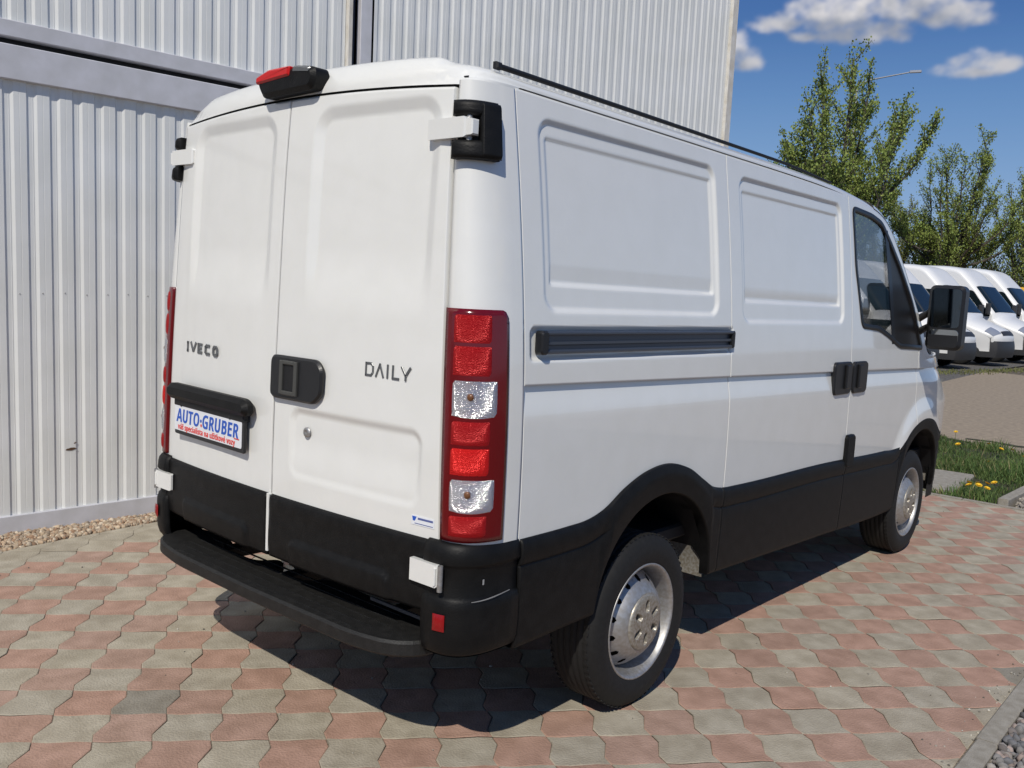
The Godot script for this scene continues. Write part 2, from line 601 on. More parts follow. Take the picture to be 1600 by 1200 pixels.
func paving() -> void:
	var yard := Node3D.new()
	yard.name = "paved_yard"
	add_child(yard)
	structure(yard, "yard paved with red and grey wavy concrete pavers")
	var area := PackedVector2Array()
	var top := PackedVector2Array()
	for k in 17:
		var x := -2.4 + (5.95 + 2.4) * k / 16.0
		top.append(Vector2(x, edge_z(x)))
	area.append_array(top)
	area.append(Vector2(5.95, 1.868))
	area.append(Vector2(-2.4, 1.868))
	var bed := PackedVector2Array([Vector2(-2.5, -2.9), Vector2(6.0, -2.9), Vector2(6.0, 1.95), Vector2(-2.5, 1.95)])
	var b := MB.new()
	b.face(PackedVector3Array([Vector3(-2.5, -0.0055, -2.9), Vector3(6.0, -0.0055, -2.9), Vector3(6.0, -0.0055, 1.95), Vector3(-2.5, -0.0055, 1.95)]), Vector3.UP)
	obj("joint_sand", b.mesh(), M.joint, yard)
	var a1 := Vector2(cos(PAVE_TH), sin(PAVE_TH)) * PAVE_S
	var b1 := Vector2(-sin(PAVE_TH), cos(PAVE_TH)) * PAVE_S
	# outline of one paver: every side is one wave, so neighbours interlock
	var shape := PackedVector2Array()
	var amp := 0.0105
	var corners := [-a1 / 2 - b1 / 2, a1 / 2 - b1 / 2, a1 / 2 + b1 / 2, -a1 / 2 + b1 / 2]
	for side in 4:
		var p: Vector2 = corners[side]
		var q: Vector2 = corners[(side + 1) % 4]
		var nn: Vector2 = (b1 if side % 2 == 0 else -a1).normalized()
		var along := 1.0 if side < 2 else -1.0
		for k in [[0.0, 0.0], [0.25, 1.0], [0.5, 0.0], [0.75, -1.0]]:
			var t: float = k[0]
			var w: float = k[1] * along
			if side % 2 == 1:
				w = -w
			shape.append(p.lerp(q, t) + nn * w * amp * (1.15 if side % 2 == 1 else 0.4) * (-1.0 if side >= 2 else 1.0) * along)
	var pool: Array = []
	var origin := a1 * -0.4417 + b1 * -0.1267
	for i in range(-40, 60):
		for j in range(-60, 40):
			var c := origin + a1 * i + b1 * j
			if c.x < -2.6 or c.x > 6.15 or c.y < -3.2 or c.y > 2.1:
				continue
			var poly := PackedVector2Array()
			for q in shape:
				poly.append(c + q)
			var cut := Geometry2D.intersect_polygons(poly, area)
			if cut.is_empty() or cut[0].size() < 3:
				continue
			var h := hash(Vector2i(i, j)) % 1000
			var red := posmod(i + j, 2) == 1
			if c.y < edge_z(c.x) + 0.26:
				red = false
			var tone := (4 if red else 0) + h % 4
			var stain := false
			for q in [[-.667, -.258], [-.297, -.324], [-.029, .288]]:
				if c.distance_to(Vector2(q[0], q[1])) < .093:
					stain = true
			if h > 988 or stain:
				tone = 9 if red else 8
			var s := on_screen(Vector3(c.x, 0, c.y))
			var seen := s.z > 0.3 and absf(s.x) < 1.05 and absf(s.y) < 1.08 and not (c.x > 0.5 and c.x < 4.6 and absf(c.y) < 0.75)
			pool.append([s.z if seen else 100.0 + s.z, cut[0], tone, h, c])
	pool.sort_custom(func(p, q): return p[0] < q[0])
	var rest := {}
	for k in pool.size():
		var it: Array = pool[k]
		var hh: int = it[3]
		var c: Vector2 = it[4]
		var lift := ((hh * 7) % 11 - 5) * 0.00035
		var tilt := Vector2(((hh * 3) % 13 - 6) * 0.0012, ((hh * 5) % 13 - 6) * 0.0012)
		if k < 300:
			var m := MB.new()
			paver(m, it[1], c, lift, tilt, c)
			var o := obj("paver", m.mesh(), M.pavers[it[2]], yard)
			o.position = Vector3(c.x, 0, c.y)
		else:
			if not rest.has(it[2]):
				rest[it[2]] = MB.new()
			paver(rest[it[2]], it[1], c, lift, tilt, Vector2.ZERO)
	for tone in rest:
		var o := obj("paver_field", rest[tone].mesh(), M.pavers[tone], yard)
		o.set_meta("kind", "stuff")

func paver(m: MB, poly: PackedVector2Array, c: Vector2, lift: float, tilt: Vector2, off: Vector2) -> void:
	var k := poly.size()
	var cen := Vector2.ZERO
	for q in poly:
		cen += q / k
	var base := m.v.size()
	var up := Vector3(-tilt.x, 1, -tilt.y).normalized()
	var put := func(q: Vector2, y: float, nn: Vector3) -> void:
		var d := q - c
		m.v.append(Vector3(q.x - off.x, y + lift + d.dot(tilt), q.y - off.y))
		m.n.append(nn)
		m.uv.append(d)
	put.call(cen, 0.0, up)
	for q in poly:   # top rim, bevel foot, bottom
		var dir := (q - cen).normalized()
		var inn := q - dir * 0.005
		put.call(inn, 0.0, up)
	for q in poly:
		var dir := (q - cen).normalized()
		put.call(q - dir * 0.0010, -0.0035, (up + Vector3(dir.x, 0, dir.y)).normalized())
	var area2 := 0.0
	for i in k:
		area2 += poly[i].cross(poly[(i + 1) % k])
	var cw := area2 < 0.0
	for i in k:
		var j := (i + 1) % k
		var t := [base, base + 1 + i, base + 1 + j]
		var r := [base + 1 + i, base + 1 + k + i, base + 1 + k + j, base + 1 + i, base + 1 + k + j, base + 1 + j]
		var all: Array = t + r
		if cw:
			for q in range(0, all.size(), 3):
				var tmp: int = all[q + 1]
				all[q + 1] = all[q + 2]
				all[q + 2] = tmp
		m.ix.append_array(PackedInt32Array(all))

# ------------------------------------------------------------------ hall
func corrugate(b: MB, x0: float, x1: float, y0: float, y1: float, first: float, pitch: float, depth: float, z0 := 0.0) -> void:
	# trapezoid ribs; crowns stand forward by depth
	var px: Array = []
	var x = first - pitch * ceil((first - x0) / pitch) - pitch
	while x < x1 + pitch:
		for q in [[0.0, depth], [0.07, 0.0], [0.27, 0.0], [0.285, 0.0015], [0.30, 0.0], [0.34, 0.0], [0.47, depth], [0.70, depth], [0.715, depth - 0.0015], [0.73, depth]]:
			var t: float = x + q[0] * pitch
			if t > x0 and t < x1:
				px.append([t, q[1]])
		x += pitch
	for i in px.size() - 1:
		var a := Vector3(px[i][0], y0, z0 + px[i][1])
		var c := Vector3(px[i + 1][0], y0, z0 + px[i + 1][1])
		b.face(PackedVector3Array([a, c, c + Vector3(0, y1 - y0, 0), a + Vector3(0, y1 - y0, 0)]), Vector3(0, 0, 1))

func hall() -> void:
	var h := thing("corrugated_hall", "large hall clad in pale grey ribbed metal sheets with a steel lintel", "building", Vector3(0, 0, -2.7094))
	# along +x, slightly turned and, as seen from the sloping yard, slightly raised
	var ex := Vector3(0.9971, 0.0125, 0.0743).normalized()
	var ez := Vector3(-0.0743, -0.0054, 0.9971)
	ez = (ez - ex * ez.dot(ex)).normalized()
	h.transform = Transform3D(Basis(ex, ez.cross(ex), ez), Vector3(0, 0, -2.7094))
	var b := MB.new()
	corrugate(b, -6.0, 2.28, 0.1, 2.60, 0.102, 0.1165, 0.0085, 0.007)
	obj("lower_sheeting", b.mesh(), M.sheet, h)
	b = MB.new()
	corrugate(b, -6.0, 2.245, 2.70, 9.0, 0.105, 0.1165, 0.0085, -0.012)
	obj("upper_sheeting", b.mesh(), M.sheet, h)
	b = MB.new()
	corrugate(b, 2.47, 7.0, -0.5, 9.0, 2.50, 0.1085, 0.0085, -0.012)
	obj("side_sheeting", b.mesh(), M.sheet, h)
	b = MB.new()   # lintel: two steel sections with an open slot between
	b.box(Vector3(-1.86, 2.541, 0.0), Vector3(8.28, 0.178, 0.09), 0.004)
	obj("lintel", b.mesh(), M.beam, h)
	b = MB.new()
	b.box(Vector3(-1.86, 2.714, -0.008), Vector3(8.28, 0.086, 0.07), 0.004)
	obj("upper_rail", b.mesh(), M.beam, h)
	b = MB.new()
	b.box(Vector3(-1.86, 2.65, -0.06), Vector3(8.26, 0.08, 0.02), 0.0)
	obj("slot_back", b.mesh(), M.black, h)
	b = MB.new()
	b.box(Vector3(-1.86, 0.045, 0.005), Vector3(8.28, 0.115, 0.05), 0.004)
	obj("base_rail", b.mesh(), M.beam, h)
	b = MB.new()
	b.box(Vector3(2.263, 5.85, -0.01), Vector3(0.036, 6.3, 0.06), 0.004)
	obj("pale_edge_strip", b.mesh(), M.flash, h)
	b = MB.new()
	b.box(Vector3(2.318, 4.25, -0.075), Vector3(0.07, 9.5, 0.02), 0.0)
	obj("dark_groove", b.mesh(), mat(Color(0.05, 0.06, 0.09), 0.7), h)
	b = MB.new()
	b.box(Vector3(2.461, 4.25, -0.03), Vector3(0.014, 9.5, 0.02), 0.0)
	obj("dark_groove", b.mesh(), mat(Color(0.05, 0.06, 0.09), 0.7), h)
	b = MB.new()
	b.box(Vector3(2.403, 4.25, -0.02), Vector3(0.096, 9.5, 0.05), 0.004)
	obj("post", b.mesh(), M.beam, h)
	b = MB.new()
	b.box(Vector3(7.0, 4.25, -0.005), Vector3(0.10, 9.5, 0.07), 0.004)
	obj("corner_trim", b.mesh(), M.flash, h)
	b = MB.new()
	corrugate(b, 0.0, 14.0, -0.5, 9.0, 0.0, 0.1165, 0.010)
	var o := obj("end_wall", b.mesh(), M.sheet, h)
	o.transform = Transform3D(Basis(Vector3.UP, PI / 2), Vector3(7.01, 0, -0.03))
	b = MB.new()
	b.box(Vector3(0.5, 4.3, -7.1), Vector3(12.9, 9.5, 13.9), 0.0)
	obj("core", b.mesh(), M.black, h)
	b = MB.new()
	b.box(Vector3(0.52, 9.1, -7.05), Vector3(13.3, 0.12, 14.2), 0.01)
	obj("roof", b.mesh(), M.beam, h)
	# dents and scuffs in the coating, and screw heads
	b = MB.new()
	b.prism(round_poly(PackedVector2Array([Vector2(0, 0), Vector2(.03, -.004), Vector2(.062, .004), Vector2(.05, .012), Vector2(.028, .013), Vector2(.02, .009), Vector2(.006, .008)]), 0.004), Transform3D(Basis.IDENTITY, Vector3(0.395, 0.44, 0.0155)), 0.0025)
	b.prism(round_poly(PackedVector2Array([Vector2(0, 0), Vector2(.014, .004), Vector2(.016, .009), Vector2(.004, .006)]), 0.002), Transform3D(Basis.IDENTITY, Vector3(0.44, 0.475, 0.0155)), 0.0025)
	obj("rust_patch", b.mesh(), M.rust, h)
	b = MB.new()
	for k in range(-12, 20):
		for y in [1.33]:
			var xf := Transform3D(Basis.IDENTITY, Vector3(0.102 + 0.0683 + k * 0.1165, y + 0.004 * (k % 3), 0.016))
			b.lathe(PackedVector2Array([Vector2(0.0035, 0.0), Vector2(0.0035, 0.0025), Vector2(0.0001, 0.003)]), 6, xf)
	o = obj("screw_heads", b.mesh(), M.steel, h)
	o.set_meta("kind", "stuff")

# ------------------------------------------------------------------ the white van
func zp(y: float) -> float:   # half width of the body side
	return interp(y, [.25, .40, .72, 1.0, 1.2, 1.42, 1.75, 2.08], [.868, .880, .892, .892, .886, .871, .835, .790])

func zf(x: float, y: float) -> float:   # the same, narrowing towards the nose
	var x1 := lerpf(4.2, 3.9, clampf((y - .9) / .3, 0.0, 1.0))
	var d := maxf(0.0, x - x1)
	return zp(y) - .21 * d * d

func xr(y: float) -> float:   # lean of the rear face
	return interp(y, [.5, .9, 1.4, 2.08, 2.2], [.004, .002, .012, .045, .06])

func zd(y: float) -> float:   # outer edge of the rear doors
	return lerpf(.776, .727, clampf((y - .77) / 1.29, -.3, 1.05))

func ya(x: float) -> float:   # drip rail, then the windscreen pillar
	return interp(x, [0.2, 1.4, 2.5, 2.93, 3.15, 3.30, 3.42, 3.56, 3.75, 3.95, 4.06, 4.3], [2.075, 2.071, 2.061, 2.045, 2.024, 1.99, 1.93, 1.80, 1.60, 1.385, 1.26, 1.22])

func crease(x: float) -> float:
	return 1.2195 - .0187 * x

func yclad(x: float) -> float:   # upper edge of the black side cladding
	return interp(x, [.20, .45, .56, .65, .76, .89, 1.04, 1.18, 1.30, 1.38, 1.46, 1.6, 2.5, 3.4, 3.60, 3.70, 3.80, 3.95, 4.10, 4.25, 4.4, 4.6], [.757, .757, .762, .784, .838, .880, .893, .862, .803, .765, .746, .738, .724, .694, .694, .745, .805, .850, .862, .835, .76, .70])

func ysill(x: float) -> float:   # lower edge of it, over the wheel arches too
	var y := interp(x, [.2, .63, 1.41, 2.57, 3.6, 4.6], [.415, .418, .392, .345, .31, .36])
	for c in [[1.018, .41, .392, .372], [4.07, .40, .39, .362]]:
		var t: float = (x - c[0]) / c[2]
		if absf(t) < 1.0:
			y = maxf(y, c[1] + c[3] * sqrt(1.0 - t * t))
	return y

func corner(u: float, y: float, off: float, s: float) -> Vector3:   # rounded rear corner from the door edge (u 0) to the body side (u 1)
	var at := func(w: float) -> Vector2:
		var z0 := zd(y)
		var x0 := xr(y)
		if w < 0.0:
			return Vector2(x0, z0 + w * .16)
		if w > 1.0:
			return Vector2(.208 + (w - 1.0) * .2, zp(y))
		var a := w * PI / 2.0
		return Vector2(.208 - (.208 - x0) * pow(cos(a), .72), z0 + (zp(y) - z0) * pow(sin(a), .72))
	var p: Vector2 = at.call(u)
	var t: Vector2 = (at.call(u + .02) - at.call(u - .02)).normalized()
	return Vector3(p.x - t.y * off, y, s * (p.y + t.x * off))

func curved_block(b: MB, u0: float, u1: float, y0: float, y1: float, o0: float, o1: float, s: float, r := .006, nu := 14) -> void:
	# a closed block that follows the rear corner, outer edges rounded
	var path: Array = [[0.0, 0.0], [0.0, .7], [.3, 1.0], [1.0, 1.0]]
	b.grid(nu, 9, func(u: float, t: float) -> Vector3:
		var k := int(round(t * 9))
		var yy := y0
		var oo := o0
		match k:
			0: yy = y0; oo = o0
			1: yy = y0; oo = o1 - r
			2: yy = y0 + r * .3; oo = o1 - r * .3
			3: yy = y0 + r; oo = o1
			4: yy = lerpf(y0, y1, .4); oo = o1
			5: yy = lerpf(y0, y1, .6); oo = o1
			6: yy = y1 - r; oo = o1
			7: yy = y1 - r * .3; oo = o1 - r * .3
			8: yy = y1; oo = o1 - r
			9: yy = y1; oo = o0
		var e := 0.0
		if u < .001 or u > .999:
			e = 1.0
		return corner(lerpf(u0, u1, u), yy, lerpf(oo, minf(oo, o1 - r), e), s), s > 0)
	for e in [[u0, -1.0], [u1, 1.0]]:
		var q := PackedVector3Array([corner(e[0], y0, o0, s), corner(e[0], y1, o0, s), corner(e[0], y1, o1 - r, s), corner(e[0], y0, o1 - r, s)])
		b.face(q, corner(e[0] + e[1] * .05, y0, o0, s) - corner(e[0], y0, o0, s))

func panel_off(x: float, y: float) -> float:   # pressings of the load-bay sides
	var o := 0.0
	for q in [[.302, 1.428, 1.392, 2.012, .345, 1.512, 1.366, 1.956, 1.576], [1.588, 1.403, 2.690, 2.004, 1.628, 1.492, 2.655, 1.944, 1.552]]:
		if x < q[0] - .05 or x > q[2] + .05:
			continue
		var d := sd_round(x, y, q[0], q[1], q[2], q[3], .062)
		o -= .011 * (1.0 - smoothstep(-.020, 0.0, d))
		var e := sd_round(x, y, q[4], q[5], q[6], q[7], .012)
		o -= .006 * (1.0 - smoothstep(-.010, .002, e))
		if e < .004:   # the lowest strip of the inner field turns inwards
			o -= .007 * clampf((q[8] - y) / (q[8] - q[5]), 0.0, 1.0) * (1.0 - smoothstep(-.012, .002, e))
	# seat of the sliding-door rail
	var r := sd_round(x, y, .235, 1.285, 1.60, 1.388, .02)
	if x < 1.5:
		o -= .012 * (1.0 - smoothstep(-.010, .0, r))
	return o

func side_panel(b: MB, x0: float, x1: float, upper: bool, res: float, s: float, top: Callable, keep = null, off := 0.0) -> void:
	var nx := maxi(2, int((x1 - x0) / res))
	var ny := int((.86 if upper else .48) / res)
	b.grid(nx + 2, ny + 2, func(u: float, v: float) -> Vector3:
		var i := int(round(u * (nx + 2))) - 1
		var j := int(round(v * (ny + 2))) - 1
		var lip := i < 0 or i > nx or (upper and j > ny)
		var x := lerpf(x0, x1, clampf(float(i) / nx, 0, 1))
		if i == 1 or i == nx - 1:   # a tight edge along the seams
			x = x0 + .0016 if i == 1 else x1 - .0016
		var t := clampf(float(j) / ny, 0, 1)
		var c := crease(x)
		var z := 0.0
		var y := 0.0
		if upper:
			y = lerpf(c, top.call(x), t)
			z = zf(x, y) + panel_off(x, y) + off
			if j < 0:
				z -= .006
		else:
			y = lerpf(maxf(yclad(x) - .03, ysill(x) + .02), c - .0015, t)
			z = zf(x, y) - .012 * (1.0 - smoothstep(0.0, .105, c - y)) + off
			if x > 3.45 and x < 4.6:   # the front wing swells round its arch
				var dd := Vector2((x - 4.07) / 1.06, y - .42).length() - .43
				z += .022 * (1.0 - smoothstep(0.0, .14, dd))
		if lip:
			z -= .012
		return Vector3(x, y, s * z), s < 0, keep)

func door_x(y: float, z: float) -> float:
	var q := z / .78
	return xr(y) - .042 * (1.0 - q * q)

func door_top(z: float) -> float:
	return 2.079 - .026 * pow(z / .73, 2.0)

func door_off(y: float, z: float) -> float:
	var o := 0.0
	var fade := smoothstep(1.38, 1.60, y)
	for q in [[.135, .685], [-.628, -.068]]:
		var d := sd_round(z, y, q[0], 1.2, q[1], door_top((q[0] + q[1]) * .5) - .036, .085)
		o += .0145 * clampf(-d / .038, 0.0, 1.0) * fade
	var d2 := sd_round(z, y, .09, .838, .692, 1.074, .05)
	o += .009 * clampf(-d2 / .020, 0.0, 1.0) * (.35 + .65 * smoothstep(.86, .98, y))
	return o

func on_door(z: float, y: float, out := 0.0) -> Transform3D:   # frame on the door face: local x to the right as seen from behind (+z), local y up, local z outwards (-x)
	var e := .01
	var ty := Vector3((door_x(y + e, z) - door_x(y - e, z)) / (2 * e), 1, 0).normalized()
	var tz := Vector3((door_x(y, z + e) - door_x(y, z - e)) / (2 * e), 0, 1).normalized()
	var nn := tz.cross(ty).normalized()
	return Transform3D(Basis(tz, nn.cross(tz), nn), Vector3(door_x(y, z), y, z) + nn * out)

func text(s: String, size: float, depth: float, bold := true) -> TextMesh:
	var t := TextMesh.new()
	var f := SystemFont.new()
	f.font_names = PackedStringArray(["Droid Sans"])
	f.font_weight = 700 if bold else 400
	t.font = f
	t.text = s
	t.font_size = 64
	t.pixel_size = size / 46.0
	t.depth = depth
	t.horizontal_alignment = HORIZONTAL_ALIGNMENT_CENTER
	t.vertical_alignment = VERTICAL_ALIGNMENT_CENTER
	return t

func strokes(b: MB, lines: Array, w: float, d: float, xf: Transform3D) -> void:   # letters drawn with straight strokes
	for l in lines:
		var p := Vector2(l[0], l[1])
		var q := Vector2(l[2], l[3])
		var e := (q - p).normalized()
		var nn := Vector2(-e.y, e.x) * w / 2.0
		var x: Vector2 = e * (w * .45 if l.size() > 4 else 0.0)
		b.prism(PackedVector2Array([p - x - nn, q + x - nn, q + x + nn, p - x + nn]), xf, d, d * .25)

func big_van() -> void:
	var van := thing("panel_van", "big white panel van with black lower cladding parked on the paved yard", "van")
	var P: Material = M.paint
	for s: float in [1.0, -1.0]:
		var res := .0065 if s > 0 else .018
		var wtop := func(x: float) -> float: return ya(x) - .003
		# rear quarter, sliding door (or left wall), front door, front wing
		var b := MB.new()
		side_panel(b, .211, 1.4865, true, res, s, wtop)
		side_panel(b, .211, 1.4865, false, res * 1.6, s, wtop)
		var o := obj("quarter_panel", b.mesh(), P, van)
		b = MB.new()
		side_panel(b, 1.4915, 2.788, true, res, s, wtop)
		side_panel(b, 1.4915, 2.788, false, res * 1.6, s, wtop)
		var slider := obj("sliding_door" if s > 0 else "left_wall", b.mesh(), P, van)
		var win := round_poly(PackedVector2Array([Vector2(2.842, 2.004), Vector2(3.12, 1.990), Vector2(3.275, 1.962), Vector2(3.40, 1.868), Vector2(3.56, 1.735), Vector2(3.75, 1.545), Vector2(3.955, 1.262), Vector2(3.53, 1.278), Vector2(3.36, 1.335), Vector2(3.19, 1.378), Vector2(2.93, 1.392), Vector2(2.85, 1.70)]), .045)
		var solid := func(p: Vector3) -> bool: return not Geometry2D.is_point_in_polygon(Vector2(p.x, p.y), win)
		b = MB.new()
		side_panel(b, 2.793, 3.885, true, .012, s, wtop, solid)
		side_panel(b, 2.793, 3.885, false, .012, s, wtop)
		var door := obj("front_door", b.mesh(), P, van)
		b = MB.new()
		side_panel(b, 3.890, 4.86, true, .014, s, func(x: float) -> float: return maxf(ya(x) - .006, crease(x) + .002), solid)
		side_panel(b, 3.890, 4.86, false, .014, s, wtop)
		obj("front_wing", b.mesh(), P, van)
		# backing behind the seams, so the gaps read as body, not holes
		for g in [[.19, .24], [1.47, 1.51], [2.77, 2.81], [3.87, 3.905]]:
			b = MB.new()
			b.grid(1, 24, func(u: float, v: float) -> Vector3:
				var x: float = lerpf(g[0], g[1], u)
				var y := lerpf(.70, (ya(x) if g[0] < 3.0 else 1.25), v)
				return Vector3(x, y, s * (zf(x, y) - .014)), s < 0)
			obj("seam_backing", b.mesh(), P, van)
		b = MB.new()
		b.grid(60, 2, func(u: float, v: float) -> Vector3:
			var x := lerpf(.20, 3.10, u)
			return Vector3(x, ya(x) - .02 + .04 * v, s * (zp(2.07) - .011 - .02 * v)), s < 0)
		obj("drip_backing", b.mesh(), P, van)
		# window: rubber frame, panes, divider
		var inner := PackedVector2Array()
		var outer := PackedVector2Array()
		var wc := win.size()
		for i in wc:
			var e := (win[(i + 1) % wc] - win[(i + wc - 1) % wc]).normalized()
			var nn := Vector2(e.y, -e.x)
			outer.append(win[i] - nn * .006)
			inner.append(win[i] + nn * .022)
		b = MB.new()
		b.grid(wc, 3, func(u: float, v: float) -> Vector3:
			var i := int(round(u * wc)) % wc
			var k := int(round(v * 3))
			var q: Vector2 = [outer[i], outer[i], inner[i], inner[i]][k]
			return Vector3(q.x, q.y, s * (zf(q.x, q.y) + [-.010, .004, .003, -.012][k])), s < 0)
		obj("window_frame", b.mesh(), M.trim, door)
		b = MB.new()
		for r in [[3.335, 1.925, 3.425, 1.300, .026]]:
			b.grid(2, 10, func(u: float, v: float) -> Vector3:
				var y := lerpf(r[3], r[1], v)
				var x: float = lerpf(r[2], r[0], v) + (u - .5) * 2.0 * r[4]
				return Vector3(x, y, s * (zf(x, y) + .001)), s < 0)
		obj("window_divider", b.mesh(), M.trim, door)
		for part in 2:
			var cutter := PackedVector2Array([Vector2(2.7, 2.2), Vector2(3.30, 2.2), Vector2(3.45, 1.1), Vector2(2.7, 1.1)]) if part == 0 else PackedVector2Array([Vector2(3.305, 2.2), Vector2(4.2, 2.2), Vector2(4.2, 1.1), Vector2(3.455, 1.1)])
			var pane := Geometry2D.intersect_polygons(inner, cutter)
			if pane.is_empty():
				continue
			b = MB.new()
			b.prism(pane[0], Transform3D.IDENTITY, .004, 0.0, true)
			for k in b.v.size():
				var q := b.v[k]
				b.v[k] = Vector3(q.x, q.y, s * (zf(q.x, q.y) - .010 + q.z * s))
			var pane_o := obj("window_pane" if part == 0 else "quarter_pane", b.mesh(), M.glass if part == 0 else M.trim, door)
		# door handles
		if s > 0:
			b = MB.new()
			b.prism(round_rect(-.112, -.082, .112, .082, .028), Transform3D(Basis(Vector3.RIGHT, Vector3.UP, Vector3(0, 0, 1)), Vector3(2.668, 1.138, zp(1.14) - .012)), .026, .006)
			obj("handle_recess", b.mesh(), M.trim, slider)
			b = MB.new()
			b.box(Vector3(2.700, 1.145, zp(1.14) + .020), Vector3(.05, .12, .016), .005)
			obj("door_handle", b.mesh(), M.trim, slider)
			b = MB.new()
			b.prism(round_rect(-.098, -.082, .098, .082, .028), Transform3D(Basis.IDENTITY, Vector3(2.902, 1.135, zp(1.14) - .012)), .026, .006)
			obj("handle_recess", b.mesh(), M.trim, door)
			b = MB.new()
			b.box(Vector3(2.872, 1.142, zp(1.14) + .020), Vector3(.05, .12, .016), .005)
			obj("door_handle", b.mesh(), M.trim, door)
			b = MB.new()   # lower roller cover of the sliding door
			b.prism(round_rect(-.055, -.085, .055, .085, .022), Transform3D(Basis.IDENTITY, Vector3(2.833, .755, zp(.75) - .012)), .032, .008)
			obj("roller_cover", b.mesh(), M.clad, slider)
			# sliding-door rail: three steps in anodised metal
			b = MB.new()
			var zz := zp(1.34)
			b.box(Vector3(.888, 1.341, zz - .008), Vector3(1.216, .070, .012), .002)
			b.box(Vector3(.888, 1.369, zz + .002), Vector3(1.216, .013, .022), .004)
			b.box(Vector3(.900, 1.338, zz + .0), Vector3(1.19, .012, .014), .003)
			b.box(Vector3(.888, 1.313, zz + .002), Vector3(1.216, .013, .020), .004)
			var rail := obj("sliding_rail", b.mesh(), M.rail, van)
			b = MB.new()
			b.prism(round_rect(-.018, -.036, .018, .036, .012), Transform3D(Basis.IDENTITY, Vector3(.285, 1.341, zz - .012)), .032, .005)
			obj("rail_end", b.mesh(), M.trim, rail)
			b = MB.new()
			b.prism(round_rect(-.011, -.034, .011, .034, .008), Transform3D(Basis.IDENTITY, Vector3(1.486, 1.341, zz - .012)), .026, .004)
			obj("rail_end", b.mesh(), M.trim, rail)
		# rear corner pillar
		b = MB.new()
		b.grid(26, 62, func(u: float, v: float) -> Vector3:
			var y := lerpf(.74, 2.068, v)
			var i := int(round(u * 26))
			return corner(clampf(float(i - 1) / 24.0, 0.005, 1.0) if i != 24 else .992, y, -.012 if i == 0 or i == 26 else 0.0, s), s > 0)
		obj("corner_pillar", b.mesh(), P, van)
		tail_lamp(van, s)
		hinges(van, s)
		corner_bumper(van, s)
		cladding(van, s)
		mirror(van, s)
	roof_and_front(van)
	rear_doors(van)
	step_and_floor(van)
	cabin(van)
	var w0 := wheel("rear_wheel", van)
	w0.position = Vector3(.945, .318, .793)
	for q in [["rear_wheel", .945, -1.0], ["front_wheel", 3.945, 1.0], ["front_wheel", 3.945, -1.0]]:
		var w: Node3D = w0.duplicate()
		w.name = numbered(q[0], van)
		van.add_child(w, true)
		w.position = Vector3(q[1], .318, .793 * q[2])
		w.rotation = Vector3(0, PI if q[2] < 0 else 0.0, .4 + q[1])

func tail_lamp(van: Node3D, s: float) -> void:
	var b := MB.new()
	var y0 := .772
	var y1 := 1.434
	b.grid(26, 40, func(u: float, v: float) -> Vector3:
		var i := int(round(u * 26))
		var j := int(round(v * 40))
		var e := i == 0 or i == 26 or j == 0 or j == 40
		var uu := lerpf(.004, .845, clampf((i - 1) / 24.0, 0, 1))
		var yy := lerpf(y0, y1, clampf((j - 1) / 38.0, 0, 1))
		if uu > .78 and yy > y1 - .03:   # rounded upper outer corner
			yy -= .022 * pow((uu - .78) / .065, 2.0)
		return corner(uu, yy, -.01 if e else .007, s), s > 0)
	var lamp := obj("tail_lamp", b.mesh(), M.lens_dark, van)
	var segs := [[1.337, 1.420, "red_lens"], [1.245, 1.332, "red_lens"], [1.130, 1.236, "clear_lens"], [1.049, 1.120, "red_lens"], [.963, 1.044, "red_lens"], [.859, .955, "clear_lens"], [.787, .850, "red_lens"]]
	for q in segs:
		b = MB.new()
		var clear: bool = q[2] == "clear_lens"
		var ua := .10
		var ub := .72 if clear else .64
		b.grid(14, 8, func(u: float, v: float) -> Vector3:
			var e := u < .001 or u > .999 or v < .001 or v > .999
			var bow := sin(v * PI) * .003
			var yy: float = lerpf(q[0], q[1], v)
			if clear and v < .5:
				yy -= .006 * sin(u * PI) * (1.0 - 2.0 * v)
			return corner(lerpf(ua, ub, u), yy, .006 if e else .009 + bow, s), s > 0)
		obj(q[2], b.mesh(), M.lens_clear if clear else (M.lens_red if q[0] == .963 else M.lens_mid), lamp)
		if clear:
			b = MB.new()
			var c := corner(.36, lerpf(q[0], q[1], .55), .010, s)
			b.lathe(PackedVector2Array([Vector2(.011, 0), Vector2(.010, .003), Vector2(.006, .006), Vector2(.0001, .007)]), 14, Transform3D(Basis(Vector3(.35, 0, s * .94) * s, Vector3.UP, Vector3(-.94, 0, s * .35)), c))
			obj("bulb", b.mesh(), M.bulb, lamp)
	b = MB.new()   # dark gasket beside the lamp
	b.grid(1, 20, func(u: float, v: float) -> Vector3:
		return corner(lerpf(-.10, .02, u), lerpf(y0, y1, v), -.004, s), s > 0)
	obj("gasket", b.mesh(), M.black, lamp)

